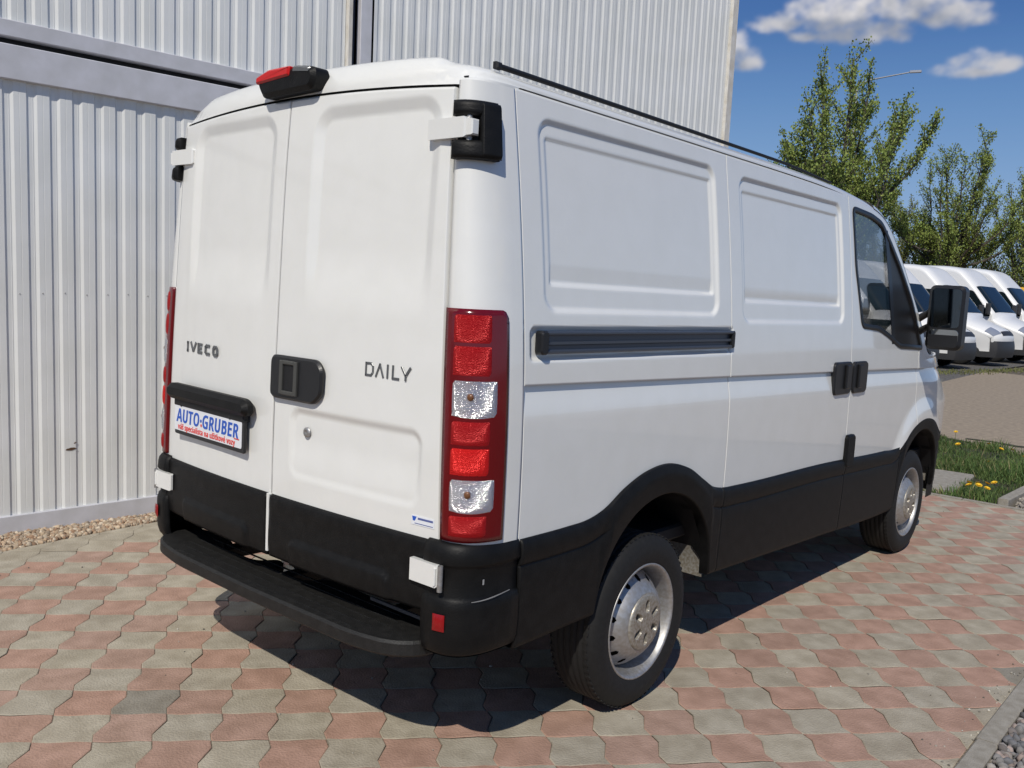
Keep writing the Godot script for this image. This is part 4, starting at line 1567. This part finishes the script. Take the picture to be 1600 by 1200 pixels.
func wheel(called: String, van: Node3D) -> Node3D:
	var w := Node3D.new()
	w.name = numbered(called, van)
	van.add_child(w, true)
	var R := .318
	# tyre: local z is the axle, outwards positive; half width .1
	var b := MB.new()
	var pr: Array = [[.205, .080], [.212, .094], [.222, .098], [.245, .104], [.264, .104], [.284, .099], [.298, .092], [.308, .084], [R - .003, .076]]
	var tread: Array = []
	for q in [.066, .040, .014, -.014, -.040, -.066]:
		tread.append([R, q + .010])
		tread.append([R, q - .005])
		tread.append([R - .007, q - .008])
		tread.append([R - .007, q - .011])
	var prof := PackedVector2Array()
	for q in [[.205, -.080], [.222, -.098], [.262, -.104], [.300, -.094], [R - .002, -.078]]:
		prof.append(Vector2(q[0], q[1]))
	tread.reverse()
	for q in tread:
		prof.append(Vector2(q[0], q[1]))
	pr.reverse()
	for q in pr:
		prof.append(Vector2(q[0], q[1]))
	b.lathe(prof, 96, Transform3D.IDENTITY)
	obj("tyre", b.mesh(), M.rubber, w)
	b = MB.new()   # sipes across the shoulder
	for k in 72:
		var a := TAU * k / 72.0
		var c := Vector3(cos(a), sin(a), 0)
		var t := Vector3(-sin(a), cos(a), 0)
		for zz: float in [.071, -.071]:
			b.box(c * (R - .0005) + Vector3(0, 0, zz), Vector3(.004, .011, .020), .001, Basis(c, t, Vector3(0, 0, 1)))
	obj("tread_block", b.mesh(), M.rubber, w).set_meta("kind", "stuff")
	# rim
	b = MB.new()
	b.lathe(PackedVector2Array([Vector2(.205, .075), Vector2(.214, .090), Vector2(.214, .0965), Vector2(.209, .0975), Vector2(.203, .094), Vector2(.197, .080), Vector2(.192, .055), Vector2(.186, .030), Vector2(.182, .012)]), 72, Transform3D.IDENTITY)
	var holes := 14
	b.grid(280, 40, func(u: float, v: float) -> Vector3:
		var r := lerpf(.182, .098, v)
		var h := interp(.182 - r, [.0, .006, .026, .050, .068, .078, .084], [.022, .036, .062, .088, .101, .104, .102])
		return Vector3(cos(u * TAU) * r, sin(u * TAU) * r, h), false, func(p: Vector3) -> bool:
			var a := fposmod(atan2(p.y, p.x), TAU / holes) - PI / holes
			var r := Vector2(p.x, p.y).length()
			return Vector2(a * r / .0140, (r - .156) / .0130).length() > 1.0)
	obj("rim", b.mesh(), M.steel, w)
	b = MB.new()
	b.lathe(PackedVector2Array([Vector2(.184, .0), Vector2(.184, .006), Vector2(.10, .012), Vector2(.0001, .012)]), 40, Transform3D.IDENTITY)
	b.lathe(PackedVector2Array([Vector2(.205, -.09), Vector2(.200, -.02), Vector2(.184, .0)]), 40, Transform3D.IDENTITY)
	b.lathe(PackedVector2Array([Vector2(.14, -.12), Vector2(.14, -.02), Vector2(.0001, -.02)]), 32, Transform3D.IDENTITY)
	obj("brake_drum", b.mesh(), M.black, w)
	# hub cap with six slots
	b = MB.new()
	b.grid(180, 36, func(u: float, v: float) -> Vector3:
		var r := lerpf(.107, .0005, v)
		var h := interp(.107 - r, [.0, .004, .012, .05, .1065], [.098, .108, .112, .115, .116])
		var a := fposmod(u * TAU, TAU / 6) - PI / 6
		var d := sd_round(a * r, r, -.0115, .040, .0115, .082, .010)
		h -= .034 * (1.0 - smoothstep(-.004, .001, d))
		return Vector3(cos(u * TAU) * r, sin(u * TAU) * r, h))
	obj("hub_cap", b.mesh(), M.cap, w)
	return w

# ------------------------------------------------------------------ parked vans far off
func far_van(label: String, at: Vector3, turn: float, body: Material, tall: float) -> Node3D:
	var t := thing("parked_van", label, "van", at, turn, "vans parked in a row on the gravel lot")
	var wide := func(x: float, y: float) -> float:
		return 1.0 - .14 * smoothstep(1.0, tall, y) - .05 * smoothstep(.9, .4, y) - .20 * pow(clampf((x - 1.6) / 1.3, 0, 1), 2.0)
	var shape := func(b: MB) -> void:
		for k in b.v.size():
			var q := b.v[k]
			b.v[k] = Vector3(q.x, q.y, q.z * (wide as Callable).call(q.x, q.y))
	# outline from the front bumper over bonnet, windscreen and roof down to the rear, corners rounded
	var raw := [[2.84, .42], [2.93, .62], [2.93, .88], [2.78, 1.05], [2.30, 1.24], [1.98, 1.36], [1.16, 2.34], [.72, tall - .07], [.2, tall], [-1.2, tall + .01], [-2.60, tall - .03], [-2.80, tall - .45], [-2.82, .9], [-2.8, .44]]
	var line := PackedVector2Array([Vector2(raw[0][0], raw[0][1])])
	for k in range(1, raw.size() - 1):
		var p := Vector2(raw[k][0], raw[k][1])
		var f := Vector2(raw[k - 1][0], raw[k - 1][1])
		var e := Vector2(raw[k + 1][0], raw[k + 1][1])
		var d0 := p + (f - p).normalized() * minf(.22, .45 * p.distance_to(f))
		var d1 := p + (e - p).normalized() * minf(.22, .45 * p.distance_to(e))
		for j in 6:
			var w := j / 5.0
			line.append(d0.lerp(p, w).lerp(p.lerp(d1, w), w))
	line.append(Vector2(raw[13][0], raw[13][1]))
	var m := line.size() - 1
	var skin := func(i: int, q: float, out: float) -> Vector3:
		var p := line[i]
		var tg := (line[mini(i + 1, m)] - line[maxi(i - 1, 0)]).normalized()
		var nn := Vector2(tg.y, -tg.x) * -1.0
		if nn.dot(p - Vector2(0, 1.2)) < 0.0:
			nn = -nn
		var drop := .15 * (1.0 - pow(maxf(0.0, 1.0 - pow(absf(q), 6.0)), .45))
		if p.x > 1.9:
			drop += .10 * q * q
		p += nn * (out - drop)
		return Vector3(p.x, p.y, q * (wide as Callable).call(line[i].x, p.y))
	var b := MB.new()
	b.grid(30, m, func(u: float, v: float) -> Vector3: return (skin as Callable).call(int(round(v * m)), sin((u - .5) * PI), 0.0))
	for s: float in [1.0, -1.0]:
		b.grid(m, 8, func(u: float, v: float) -> Vector3:
			var p: Vector3 = (skin as Callable).call(int(round(u * m)), s, 0.0)
			var y := lerpf(p.y, .42, v)
			var x := lerpf(p.x, clampf(p.x, -2.78, 2.74), v)
			return Vector3(x, y, s * (wide as Callable).call(x, y)), s < 0)
	obj("body", b.mesh(), body, t)
	b = MB.new()   # windscreen lies on the slope
	var i0 := 1 + 6 * 4 + 4
	var i1 := 1 + 6 * 5 + 1
	b.grid(16, 8, func(u: float, v: float) -> Vector3:
		var q := lerpf(-.90, .90, u)
		var lo: Vector3 = (skin as Callable).call(i0, q, .012)
		var hi: Vector3 = (skin as Callable).call(i1, q, .012)
		return lo.lerp(hi, lerpf(.02, 1.0, v)))
	obj("windscreen", b.mesh(), M.van_glass, t)
	for s: float in [1.0, -1.0]:
		b = MB.new()
		b.prism(round_poly(PackedVector2Array([Vector2(.42, 1.38), Vector2(1.78, 1.34), Vector2(1.18, 2.10), Vector2(.46, 2.12)]), .08), Transform3D(Basis.IDENTITY, Vector3(0, 0, s * 1.004 - .004)), .008, .0)
		shape.call(b)
		obj("side_window", b.mesh(), M.van_glass, t)
		b = MB.new()
		b.grid(8, 6, func(u: float, v: float) -> Vector3:
			var p: Vector3 = (skin as Callable).call(int(round(lerpf(12, 18, v))), s * lerpf(.60, .97, u), .010)
			return p, s < 0)
		obj("headlight", b.mesh(), M.headlight, t)
		b = MB.new()
		b.box(Vector3(1.72, 1.56, s * 1.10), Vector3(.12, .34, .18), .04)
		b.box(Vector3(1.72, 1.44, s * 1.0), Vector3(.06, .06, .16), .01)
		obj("wing_mirror", b.mesh(), M.plastic, t)
		b = MB.new()
		b.box(Vector3(-.1, .56, s * .985), Vector3(3.0, .22, .05), .02)
		obj("side_moulding", b.mesh(), M.plastic, t)
		b = MB.new()
		b.grid(1, 10, func(u: float, v: float) -> Vector3:
			var y := lerpf(.7, 2.3, v)
			return Vector3(-.35 + .014 * u, y, s * ((wide as Callable).call(-.35, y) + .002)), s < 0)
		obj("door_seam", b.mesh(), M.plastic, t)
		b = MB.new()
		b.grid(1, 10, func(u: float, v: float) -> Vector3:
			var y := lerpf(.6, 2.2, v)
			return Vector3(.36 + .014 * u, y, s * ((wide as Callable).call(.36, y) + .002)), s < 0)
		obj("door_seam", b.mesh(), M.plastic, t)
	b = MB.new()
	b.grid(30, 8, func(u: float, v: float) -> Vector3:
		var q := sin((u - .5) * PI)
		var y := lerpf(.26, .72, v)
		var p: Vector3 = (skin as Callable).call(8, clampf(q * 1.0, -1, 1), .0)
		var e := clampf((absf(q) - .93) / .07, 0.0, 1.0)
		return Vector3(p.x + .035 * sin(v * PI) + .01 - e * .55, y, p.z * (1.02 + .16 * e)))
	obj("front_bumper", b.mesh(), M.plastic, t)
	b = MB.new()
	b.grid(12, 4, func(u: float, v: float) -> Vector3:
		var p: Vector3 = (skin as Callable).call(int(round(lerpf(10, 14, v))), lerpf(-.55, .55, u), .012)
		return p)
	obj("grille", b.mesh(), M.plastic, t)
	for q in [[1.95, 1.0], [1.95, -1.0], [-1.85, 1.0], [-1.85, -1.0]]:
		b = MB.new()
		var sx: float = q[1]
		var wx := Transform3D(Basis(Vector3.RIGHT, Vector3(0, 1, 0) , Vector3(0, 0, sx)), Vector3(q[0], .34, .82 * sx))
		b.lathe(PackedVector2Array([Vector2(.20, .15), Vector2(.30, .17), Vector2(.34, .12), Vector2(.34, -.10)]), 28, wx)
		var ty := obj("wheel", b.mesh(), M.rubber, t)
		b = MB.new()
		b.lathe(PackedVector2Array([Vector2(.21, .145), Vector2(.18, .11), Vector2(.06, .14), Vector2(.0001, .15)]), 20, wx)
		obj("rim", b.mesh(), M.cap, ty)
		b = MB.new()
		b.lathe(PackedVector2Array([Vector2(.42, .182), Vector2(.0001, .182)]), 24, wx)
		var keep := b
		for k in keep.v.size():
			keep.v[k].y = maxf(keep.v[k].y, .30)
		obj("wheel_arch", keep.mesh(), M.plastic, t)
	return t

func far_vans() -> void:
	var turn := -1.67
	var fwd := Vector3(cos(turn), 0, -sin(turn))
	var noses := [[24.3, -3.83], [21.2, -3.93], [18.1, -4.05], [27.5, -3.66], [30.7, -3.50], [34.0, -3.40], [41.5, -3.0]]
	var labels := ["white parked van just right of the big van's wing mirror",
		"white van in the row seen right behind the big van's wing mirror",
		"white van of the row that shows through the big van's cab window",
		"white van in the row with its bonnet and black bumper in full view",
		"white van behind the one with its bonnet in full view, near the right edge",
		"white parked van next to the yellow one, only roof and windscreen showing",
		"yellow van at the far end of the row of white vans"]
	var first: Node3D = null
	for k in noses.size():
		var at := Vector3(noses[k][0], -.014, noses[k][1]) - fwd * 2.95
		if k == 0:
			first = far_van(labels[k], at, turn, M.white, 2.84)
		elif k == 6:
			far_van(labels[k], at, turn, M.yellow, 2.72)
		else:
			var cv := copy(first, "parked_van", labels[k], at, turn + [0.0, .02, -.02, .015, -.01, .02, 0.0][k])
			cv.scale = Vector3.ONE * [1.0, 1.0, 1.0, 1.03, 1.07, 1.10, 1.0][k]
	# a small blue patch of print on the side of the van in full view lies on its own body
	var b := MB.new()
	b.prism(round_rect(-.30, -.13, .30, .13, .1), Transform3D.IDENTITY, .01, 0.0)
	var o := obj("side_print", b.mesh(), M.blue, get_node("parked_van_003"))
	o.position = Vector3(.1, 2.33, .895)
	o.rotation.x = -.10

# ------------------------------------------------------------------ trees
func leaf_mesh() -> ArrayMesh:
	var b := MB.new()
	b.face(PackedVector3Array([Vector3(0, 0, 0), Vector3(.5, .45, .06), Vector3(0, 1, 0), Vector3(-.5, .45, .06)]), Vector3(0, 0, 1))
	return b.mesh()

func tree(label: String, at: Vector3, h: float, spread: float, leaves: int, sd: int, tint: Color, low := .16) -> void:
	var t := thing("broadleaf_tree", label, "tree", at, 0.0, "trees beyond the parked vans")
	var r := RandomNumberGenerator.new()
	r.seed = sd
	var b := MB.new()
	var tp := PackedVector3Array()
	for k in 7:
		tp.append(Vector3(r.randf_range(-.1, .1), h * .5 * k / 6.0 - .1, r.randf_range(-.1, .1)))
	b.tube(tp, h * .020, h * .010, 8)
	obj("trunk", b.mesh(), M.bark, t)
	b = MB.new()
	var spots: Array = []   # [point, reach]
	for k in 22:
		var a := TAU * k * .382 + r.randf_range(-.3, .3)
		var s0 := Vector3(0, h * r.randf_range(low * .6, .46), 0)
		var reach := spread * r.randf_range(.35, 1.0)
		var topy := h * r.randf_range(.58, .98) * (1.0 - .22 * reach / spread)
		if k < 5:
			reach *= .55
			topy = h * r.randf_range(.86, 1.0)
		var e := Vector3(cos(a) * reach, maxf(topy, s0.y + h * .12), sin(a) * reach)
		var pts := PackedVector3Array()
		for i in 9:
			var w := i / 8.0
			var p := s0.lerp(e, w)
			var bow := sin(w * PI) * .18 * reach
			p += Vector3(cos(a) * bow, -bow * .5, sin(a) * bow) + Vector3(r.randf_range(-.07, .07), 0, r.randf_range(-.07, .07)) * h * .08
			pts.append(p)
		b.tube(pts, h * .0085, h * .0015, 5)
		for i in range(1, 9):
			for j in 3:
				var w := (i + r.randf()) / 9.0
				var p := pts[i - 1].lerp(pts[i], r.randf())
				var aa := a + r.randf_range(-1.9, 1.9)
				var len := h * r.randf_range(.07, .17) * (1.15 - .5 * w)
				var dir := Vector3(cos(aa) * .55, r.randf_range(.55, 1.2), sin(aa) * .55).normalized()
				var q := PackedVector3Array([p, p + dir * len * .5 + Vector3(0, -.03, 0), p + dir * len])
				b.tube(q, h * .0022, h * .0008, 4)
				spots.append([p, dir * len])
		spots.append([pts[8] - (pts[8] - pts[7]) * 1.5, (pts[8] - pts[7]) * 2.0])
	obj("branches", b.mesh(), M.bark, t)
	var mm := MultiMesh.new()
	mm.transform_format = MultiMesh.TRANSFORM_3D
	mm.use_colors = true
	mm.mesh = leaf_mesh()
	mm.instance_count = leaves
	for k in leaves:
		var sp: Array = spots[r.randi() % spots.size()]
		var w := pow(r.randf(), .8)
		var g := Vector3(r.randfn(), r.randfn(), r.randfn()) * h * .0085 * (1.5 - .7 * w)
		var p: Vector3 = sp[0] + sp[1] * w + g
		var s := h * r.randf_range(.0045, .0092)
		var bs := Basis.from_euler(Vector3(r.randf_range(-1.2, 1.2), r.randf() * TAU, r.randf_range(-.9, .9))).scaled(Vector3(s, s * 1.25, s))
		mm.set_instance_transform(k, Transform3D(bs, p))
		var c := tint.lerp(Color(.31, .29, .075), r.randf() * .5) * r.randf_range(.65, 1.25)
		mm.set_instance_color(k, c)
	var mi := MultiMeshInstance3D.new()
	mi.name = "crown"
	mi.multimesh = mm
	mi.material_override = M.blade
	mi.set_meta("kind", "stuff")
	t.add_child(mi)

func trees() -> void:
	var g1 := Color(.215, .305, .065)
	tree("tallest leafy tree with upright shoots beside the hall, rising behind the big van's roof", Vector3(37.0, 0, -12.9), 11.9, 3.7, 50000, 101, g1)
	tree("leafy tree right of the tallest one, its crown reaching the right edge of the view", Vector3(42.8, 0, -9.6), 9.2, 3.4, 42000, 207, g1)
	tree("smaller leafy tree between the two big ones, lower and yellower", Vector3(46.0, 0, -13.2), 7.4, 3.0, 30000, 303, Color(.20, .235, .06))
	tree("leafy tree at the right edge of the view behind the yellow van", Vector3(48.5, 0, -7.4), 9.2, 3.0, 20000, 411, g1)
	tree("low bushy tree close behind the white vans' roofs", Vector3(50.0, 0, -17.0), 5.6, 3.4, 22000, 517, Color(.15, .21, .05), .05)
	tree("low bushy tree behind the vans, right of the other low one", Vector3(53.0, 0, -12.0), 5.2, 3.4, 22000, 619, Color(.16, .22, .05), .05)
	# street lamp and a white pole
	var t := thing("street_lamp", "tall grey street lamp whose arm sticks out of the tallest tree", "street lamp", Vector3(44.0, .45, -15.1))
	var b := MB.new()
	b.tube(PackedVector3Array([Vector3(0, -.6, 0), Vector3(0, 6, 0), Vector3(0, 12.0, 0)]), .09, .06, 8)
	obj("pole", b.mesh(), M.metal_pole, t)
	b = MB.new()
	b.tube(PackedVector3Array([Vector3(0, 12.0, 0), Vector3(.1, 12.3, .5), Vector3(.3, 12.5, 2.4)]), .04, .03, 6)
	obj("arm", b.mesh(), M.metal_pole, t)
	b = MB.new()
	b.box(Vector3(.36, 12.52, 2.65), Vector3(.18, .10, .55), .03, Basis(Vector3.UP, .28))
	obj("lamp_head", b.mesh(), M.headlight, t)
	t = thing("pole", "thin white pole standing at the right edge among the trees", "pole", Vector3(41.5, 0, -6.05))
	b = MB.new()
	b.tube(PackedVector3Array([Vector3(0, -.1, 0), Vector3(0, 2, 0), Vector3(0, 4.6, 0)]), .035, .03, 8)
	b.lathe(PackedVector2Array([Vector2(.04, 0), Vector2(.05, .03), Vector2(.0001, .06)]), 8, Transform3D(Basis(Vector3.RIGHT, Vector3(0, 0, -1), Vector3.UP), Vector3(0, 4.6, 0)))
	obj("pole_shaft", b.mesh(), M.white, t)

# ------------------------------------------------------------------ kerbs, gravel, grass
func stones(called: String, label: String, count: int, place: Callable, lo: float, hi: float, tones: Array, sd: int) -> void:
	var r := RandomNumberGenerator.new()
	r.seed = sd
	var b := MB.new()
	var rr := RandomNumberGenerator.new()
	rr.seed = 5
	var lump := FastNoiseLite.new()
	lump.frequency = .9
	lump.seed = sd
	b.grid(7, 5, func(u: float, v: float) -> Vector3:
		var th := PI * (v - .5)
		var p := Vector3(cos(th) * cos(u * TAU), sin(th), cos(th) * sin(u * TAU))
		return p * (.82 + .34 * lump.get_noise_3dv(p * 1.4)) * Vector3(.55, .36, .45), true)
	var mm := MultiMesh.new()
	mm.transform_format = MultiMesh.TRANSFORM_3D
	mm.use_colors = true
	mm.mesh = b.mesh()
	mm.instance_count = count
	for k in count:
		var p: Vector3 = place.call(r)
		var s := r.randf_range(lo, hi)
		var bs := Basis.from_euler(Vector3(r.randf() * TAU, r.randf() * TAU, r.randf() * TAU)).scaled(Vector3(s, s, s))
		mm.set_instance_transform(k, Transform3D(bs, p))
		var c: Color = tones[r.randi() % tones.size()]
		mm.set_instance_color(k, c * r.randf_range(.7, 1.2))
	var mi := MultiMeshInstance3D.new()
	mi.name = called
	mi.multimesh = mm
	mi.material_override = M.stone
	tag(mi, label, "gravel")
	mi.set_meta("kind", "stuff")
	add_child(mi)

func in_poly(r: RandomNumberGenerator, poly: PackedVector2Array, lo: Vector2, hi: Vector2) -> Vector2:
	for k in 200:
		var p := Vector2(r.randf_range(lo.x, hi.x), r.randf_range(lo.y, hi.y))
		if Geometry2D.is_point_in_polygon(p, poly):
			return p
	return poly[0]

func yard_edges() -> void:
	# right-hand kerb: concrete edging stones laid end to end
	var kerb := Node3D.new()
	kerb.name = "kerb"
	add_child(kerb)
	structure(kerb, "narrow concrete kerb along the right side of the paving")
	for k in 9:
		var b := MB.new()
		b.box(Vector3(-2.4 + k * 1.0 + .5, -.10, 1.908), Vector3(.994, .23, .070), .006, Basis(Vector3.UP, -.008 + .004 * (k % 3)))
		obj("kerb_stone", b.mesh(), M.concrete, kerb)
	var front := Node3D.new()
	front.name = "front_kerb"
	add_child(front)
	structure(front, "pale concrete edging where the paving meets the grass")
	for k in 5:
		var b := MB.new()
		b.box(Vector3(5.985, -.10, -2.3 + k * .86), Vector3(.055, .215, .855), .005)
		obj("kerb_stone", b.mesh(), M.concrete, front)
	for k in 3:
		var b := MB.new()
		b.box(Vector3(6.55 + k * 1.0, -.08, 1.0 + .02 * k), Vector3(.994, .26, .08), .01, Basis(Vector3.UP, -.03))
		obj("kerb_stone", b.mesh(), M.concrete, front)
	# gravel right of the kerb, pale pebbles along the hall, gravel by the grass
	var bed := sheet("gravel_bed", PackedVector2Array([Vector2(-3, 1.94), Vector2(7.4, 1.94), Vector2(7.4, 3.4), Vector2(-3, 3.4)]), -.012, M.lot)
	bed.set_meta("label", "gravel bed right of the kerb")
	stones("dark_gravel", "grey and pink gravel beside the right kerb", 9000, func(r: RandomNumberGenerator) -> Vector3:
		return Vector3(r.randf_range(.9, 3.6), r.randf_range(-.012, .012), r.randf_range(1.955, 2.75)), .018, .050, [Color(.22, .21, .20), Color(.13, .13, .135), Color(.30, .24, .21), Color(.33, .30, .27), Color(.17, .15, .14)], 61)
	var strip := PackedVector2Array()
	for k in 9:
		strip.append(Vector2(-3.0 + k * .6, wall_z(-3.0 + k * .6) - .05))
	for k in 9:
		strip.append(Vector2(1.8 - k * .6, edge_z(1.8 - k * .6) + .01))
	var sb := sheet("pebble_bed", strip, -.018, M.lot)
	sb.set_meta("label", "bed of pale pebbles along the foot of the hall")
	stones("pale_pebbles", "pale brown pebbles along the foot of the hall", 9000, func(r: RandomNumberGenerator) -> Vector3:
		var x := r.randf_range(-1.4, 1.9)
		return Vector3(x, r.randf_range(-.016, .006), lerpf(wall_z(x) + .02, edge_z(x) - .012, r.randf())), .014, .042, [Color(.42, .31, .21), Color(.34, .27, .20), Color(.50, .42, .32), Color(.30, .19, .12), Color(.46, .36, .25)], 62)
	stones("kerb_gravel", "pale gravel behind the kerb at the right edge, past the grass", 3500, func(r: RandomNumberGenerator) -> Vector3:
		return Vector3(r.randf_range(6.03, 8.2), r.randf_range(-.02, .03), r.randf_range(1.06, 1.9)), .02, .06, [Color(.30, .27, .23), Color(.22, .20, .18), Color(.36, .32, .26)], 63)
	stones("scattered_grit", "loose bits of grit scattered over the paving and along the kerb", 420, func(r: RandomNumberGenerator) -> Vector3:
		var x := r.randf_range(-1.2, 5.8)
		var z := r.randf_range(-2.3, 1.86)
		if r.randf() < .55:
			z = 1.868 - absf(r.randfn()) * .05
		return Vector3(x, .002, z), .004, .013, [Color(.40, .37, .31), Color(.22, .20, .17), Color(.52, .49, .43), Color(.13, .12, .10)], 64)
	# grass strip with a concrete slab in it
	var gp := PackedVector2Array([Vector2(5.96, -4.0), Vector2(5.96, .95), Vector2(6.6, .95), Vector2(7.5, .94), Vector2(8.4, .85), Vector2(9.05, .60), Vector2(9.45, .1), Vector2(9.75, -.5), Vector2(9.6, -1.2), Vector2(9.0, -4.0)])
	var soil := sheet("grass_soil", gp, -.006, M.soil)
	soil.set_meta("label", "soil under the grass strip")
	var sl := MB.new()
	sl.box(Vector3(6.60, -.025, .10), Vector3(1.02, .10, .92), .012, Basis(Vector3.UP, .08))
	var slab := obj("concrete_slab", sl.mesh(), M.concrete)
	tag(slab, "flat concrete slab lying in the grass just beyond the paving", "slab")
	var r := RandomNumberGenerator.new()
	r.seed = 71
	var bm := MB.new()
	bm.face(PackedVector3Array([Vector3(-.5, 0, 0), Vector3(.5, 0, 0), Vector3(.3, .6, .12), Vector3(-.3, .6, .12)]), Vector3(0, 0, 1))
	bm.face(PackedVector3Array([Vector3(-.3, .6, .12), Vector3(.3, .6, .12), Vector3(0, 1, .38)]), Vector3(0, 0, 1))
	var mm := MultiMesh.new()
	mm.transform_format = MultiMesh.TRANSFORM_3D
	mm.use_colors = true
	mm.mesh = bm.mesh()
	var tf: Array = []
	var fn := FastNoiseLite.new()
	fn.frequency = .8
	fn.seed = 9
	while tf.size() < 26000:
		var p := in_poly(r, gp, Vector2(6.02, -2.6), Vector2(9.8, 1.0))
		if absf(p.x - 6.57) < .53 + .06 * sin(p.y * 9.0) and absf(p.y - .10) < .45 + .05 * sin(p.x * 20.0):
			continue
		var nz := fn.get_noise_2dv(p)
		if nz < -.25 and r.randf() < .55:
			continue
		var hgt := r.randf_range(.03, .085) * (1.0 + 1.8 * nz)
		if p.x < 7.9 and p.x > 7.1:
			hgt *= 1.5
		if p.x < 6.2 or p.y > .85:
			hgt *= .8
		tf.append([p, hgt, nz])
	mm.instance_count = tf.size()
	for k in tf.size():
		var p: Vector2 = tf[k][0]
		var hgt: float = tf[k][1]
		var bs := Basis.from_euler(Vector3(r.randf_range(-.5, .5), r.randf() * TAU, r.randf_range(-.5, .5))) * Basis.from_scale(Vector3(r.randf_range(.006, .012), hgt, hgt))
		mm.set_instance_transform(k, Transform3D(bs, Vector3(p.x, -.006, p.y)))
		var c := Color(.055, .115, .028).lerp(Color(.12, .17, .045), r.randf())
		if r.randf() < .07:
			c = Color(.24, .21, .10)
		mm.set_instance_color(k, c * r.randf_range(.7, 1.2) * (1.0 + .5 * float(tf[k][2])))
	var mi := MultiMeshInstance3D.new()
	mi.name = "grass"
	mi.multimesh = mm
	mi.material_override = M.blade
	tag(mi, "tufted green grass strip beyond the paving", "grass")
	mi.set_meta("kind", "stuff")
	add_child(mi)
	weeds()
	dandelions()

func weeds() -> void:
	var r := RandomNumberGenerator.new()
	r.seed = 83
	var mm := MultiMesh.new()
	mm.transform_format = MultiMesh.TRANSFORM_3D
	mm.use_colors = true
	var bm := MB.new()
	bm.face(PackedVector3Array([Vector3(-.5, 0, 0), Vector3(.5, 0, 0), Vector3(0, 1, .3)]), Vector3(0, 0, 1))
	mm.mesh = bm.mesh()
	mm.instance_count = 1100
	for k in 1100:
		var w := r.randf()
		var p := Vector2(lerpf(21.0, 27.5, w), lerpf(-4.0, -2.7, w)) + Vector2(r.randfn() * .7, r.randfn() * .2)
		var hgt := r.randf_range(.03, .07)
		mm.set_instance_transform(k, Transform3D(Basis.from_euler(Vector3(r.randf_range(-.5, .5), r.randf() * TAU, 0)) * Basis.from_scale(Vector3(.03, hgt, hgt)), Vector3(p.x, -.012, p.y)))
		mm.set_instance_color(k, Color(.12, .15, .04).lerp(Color(.2, .19, .08), r.randf()))
	var mi := MultiMeshInstance3D.new()
	mi.name = "weeds"
	mi.multimesh = mm
	mi.material_override = M.blade
	tag(mi, "thin line of weeds between the road and the gravel lot", "weeds")
	mi.set_meta("kind", "stuff")
	add_child(mi)

func dandelions() -> void:
	var head := MB.new()
	for ring in [[14, .020, .55, 0.0], [11, .015, .9, .002], [7, .009, 1.2, .004]]:
		for k in ring[0]:
			var a: float = TAU * k / ring[0] + ring[3] * 60.0
			var c := Vector3(cos(a), 0, sin(a))
			var t := Vector3(-sin(a), 0, cos(a)) * .0032
			var up := Vector3(0, ring[1] * (ring[2] - .3), 0)
			head.face(PackedVector3Array([c * .002 - t, c * .002 + t, c * ring[1] + t + up, c * ring[1] - t + up]), Vector3(0, 1, 0) - c * .3)
	var first: Node3D = null
	var spots := [[8.378, .045, 1.4], [8.61, .409, 1.2], [8.726, .487, 1.1], [8.346, .671, 1.1], [9.55, -.28, 1.2], [9.2, -.55, 1.0], [9.0, .2, 1.0], [6.10, .72, 1.3], [6.16, .78, 1.3], [6.25, .82, 1.4], [6.30, .74, 1.2], [6.40, .84, 1.3], [6.13, .85, 1.2], [6.20, .70, 1.3], [7.7, .5, 1.0]]
	for k in spots.size():
		var at := Vector3(spots[k][0], -.006, spots[k][1])
		var cluster: bool = k >= 7 and k <= 13
		var label: String = "yellow dandelion in the bunch at the corner of the paving"
		if not cluster:
			label = ["yellow dandelion alone in the middle of the grass strip", "left one of two neighbouring yellow dandelions near the road side of the grass", "right one of two neighbouring yellow dandelions near the road side of the grass", "yellow dandelion at the right edge of the grass strip", "yellow dandelion at the far edge of the grass, next to the road", "yellow dandelion farthest left at the road side, beside the big van's nose", "yellow dandelion between the road edge and the middle of the grass"][mini(k, 6)] if k < 7 else "yellow dandelion in the short grass just behind the dandelion bunch"
		var o: Node3D
		if first == null:
			first = thing("dandelion", label, "flower", at, 0.0, "dandelions in the grass")
			var b := MB.new()
			b.tube(PackedVector3Array([Vector3.ZERO, Vector3(.004, .04, .002), Vector3(.0, .085, .0)]), .0022, .0018, 5)
			obj("stem", b.mesh(), M.stem, first)
			var hd := obj("flower_head", head.mesh(), M.petal, first)
			hd.position = Vector3(0, .085, 0)
			hd.rotation = Vector3(-.2, 0, .35)
			o = first
		else:
			o = copy(first, "dandelion", label, at, k * 1.7)
			o.set_meta("group", "dandelions in the bunch by the paving" if cluster else "dandelions in the grass")
		o.scale = Vector3.ONE * spots[k][2]
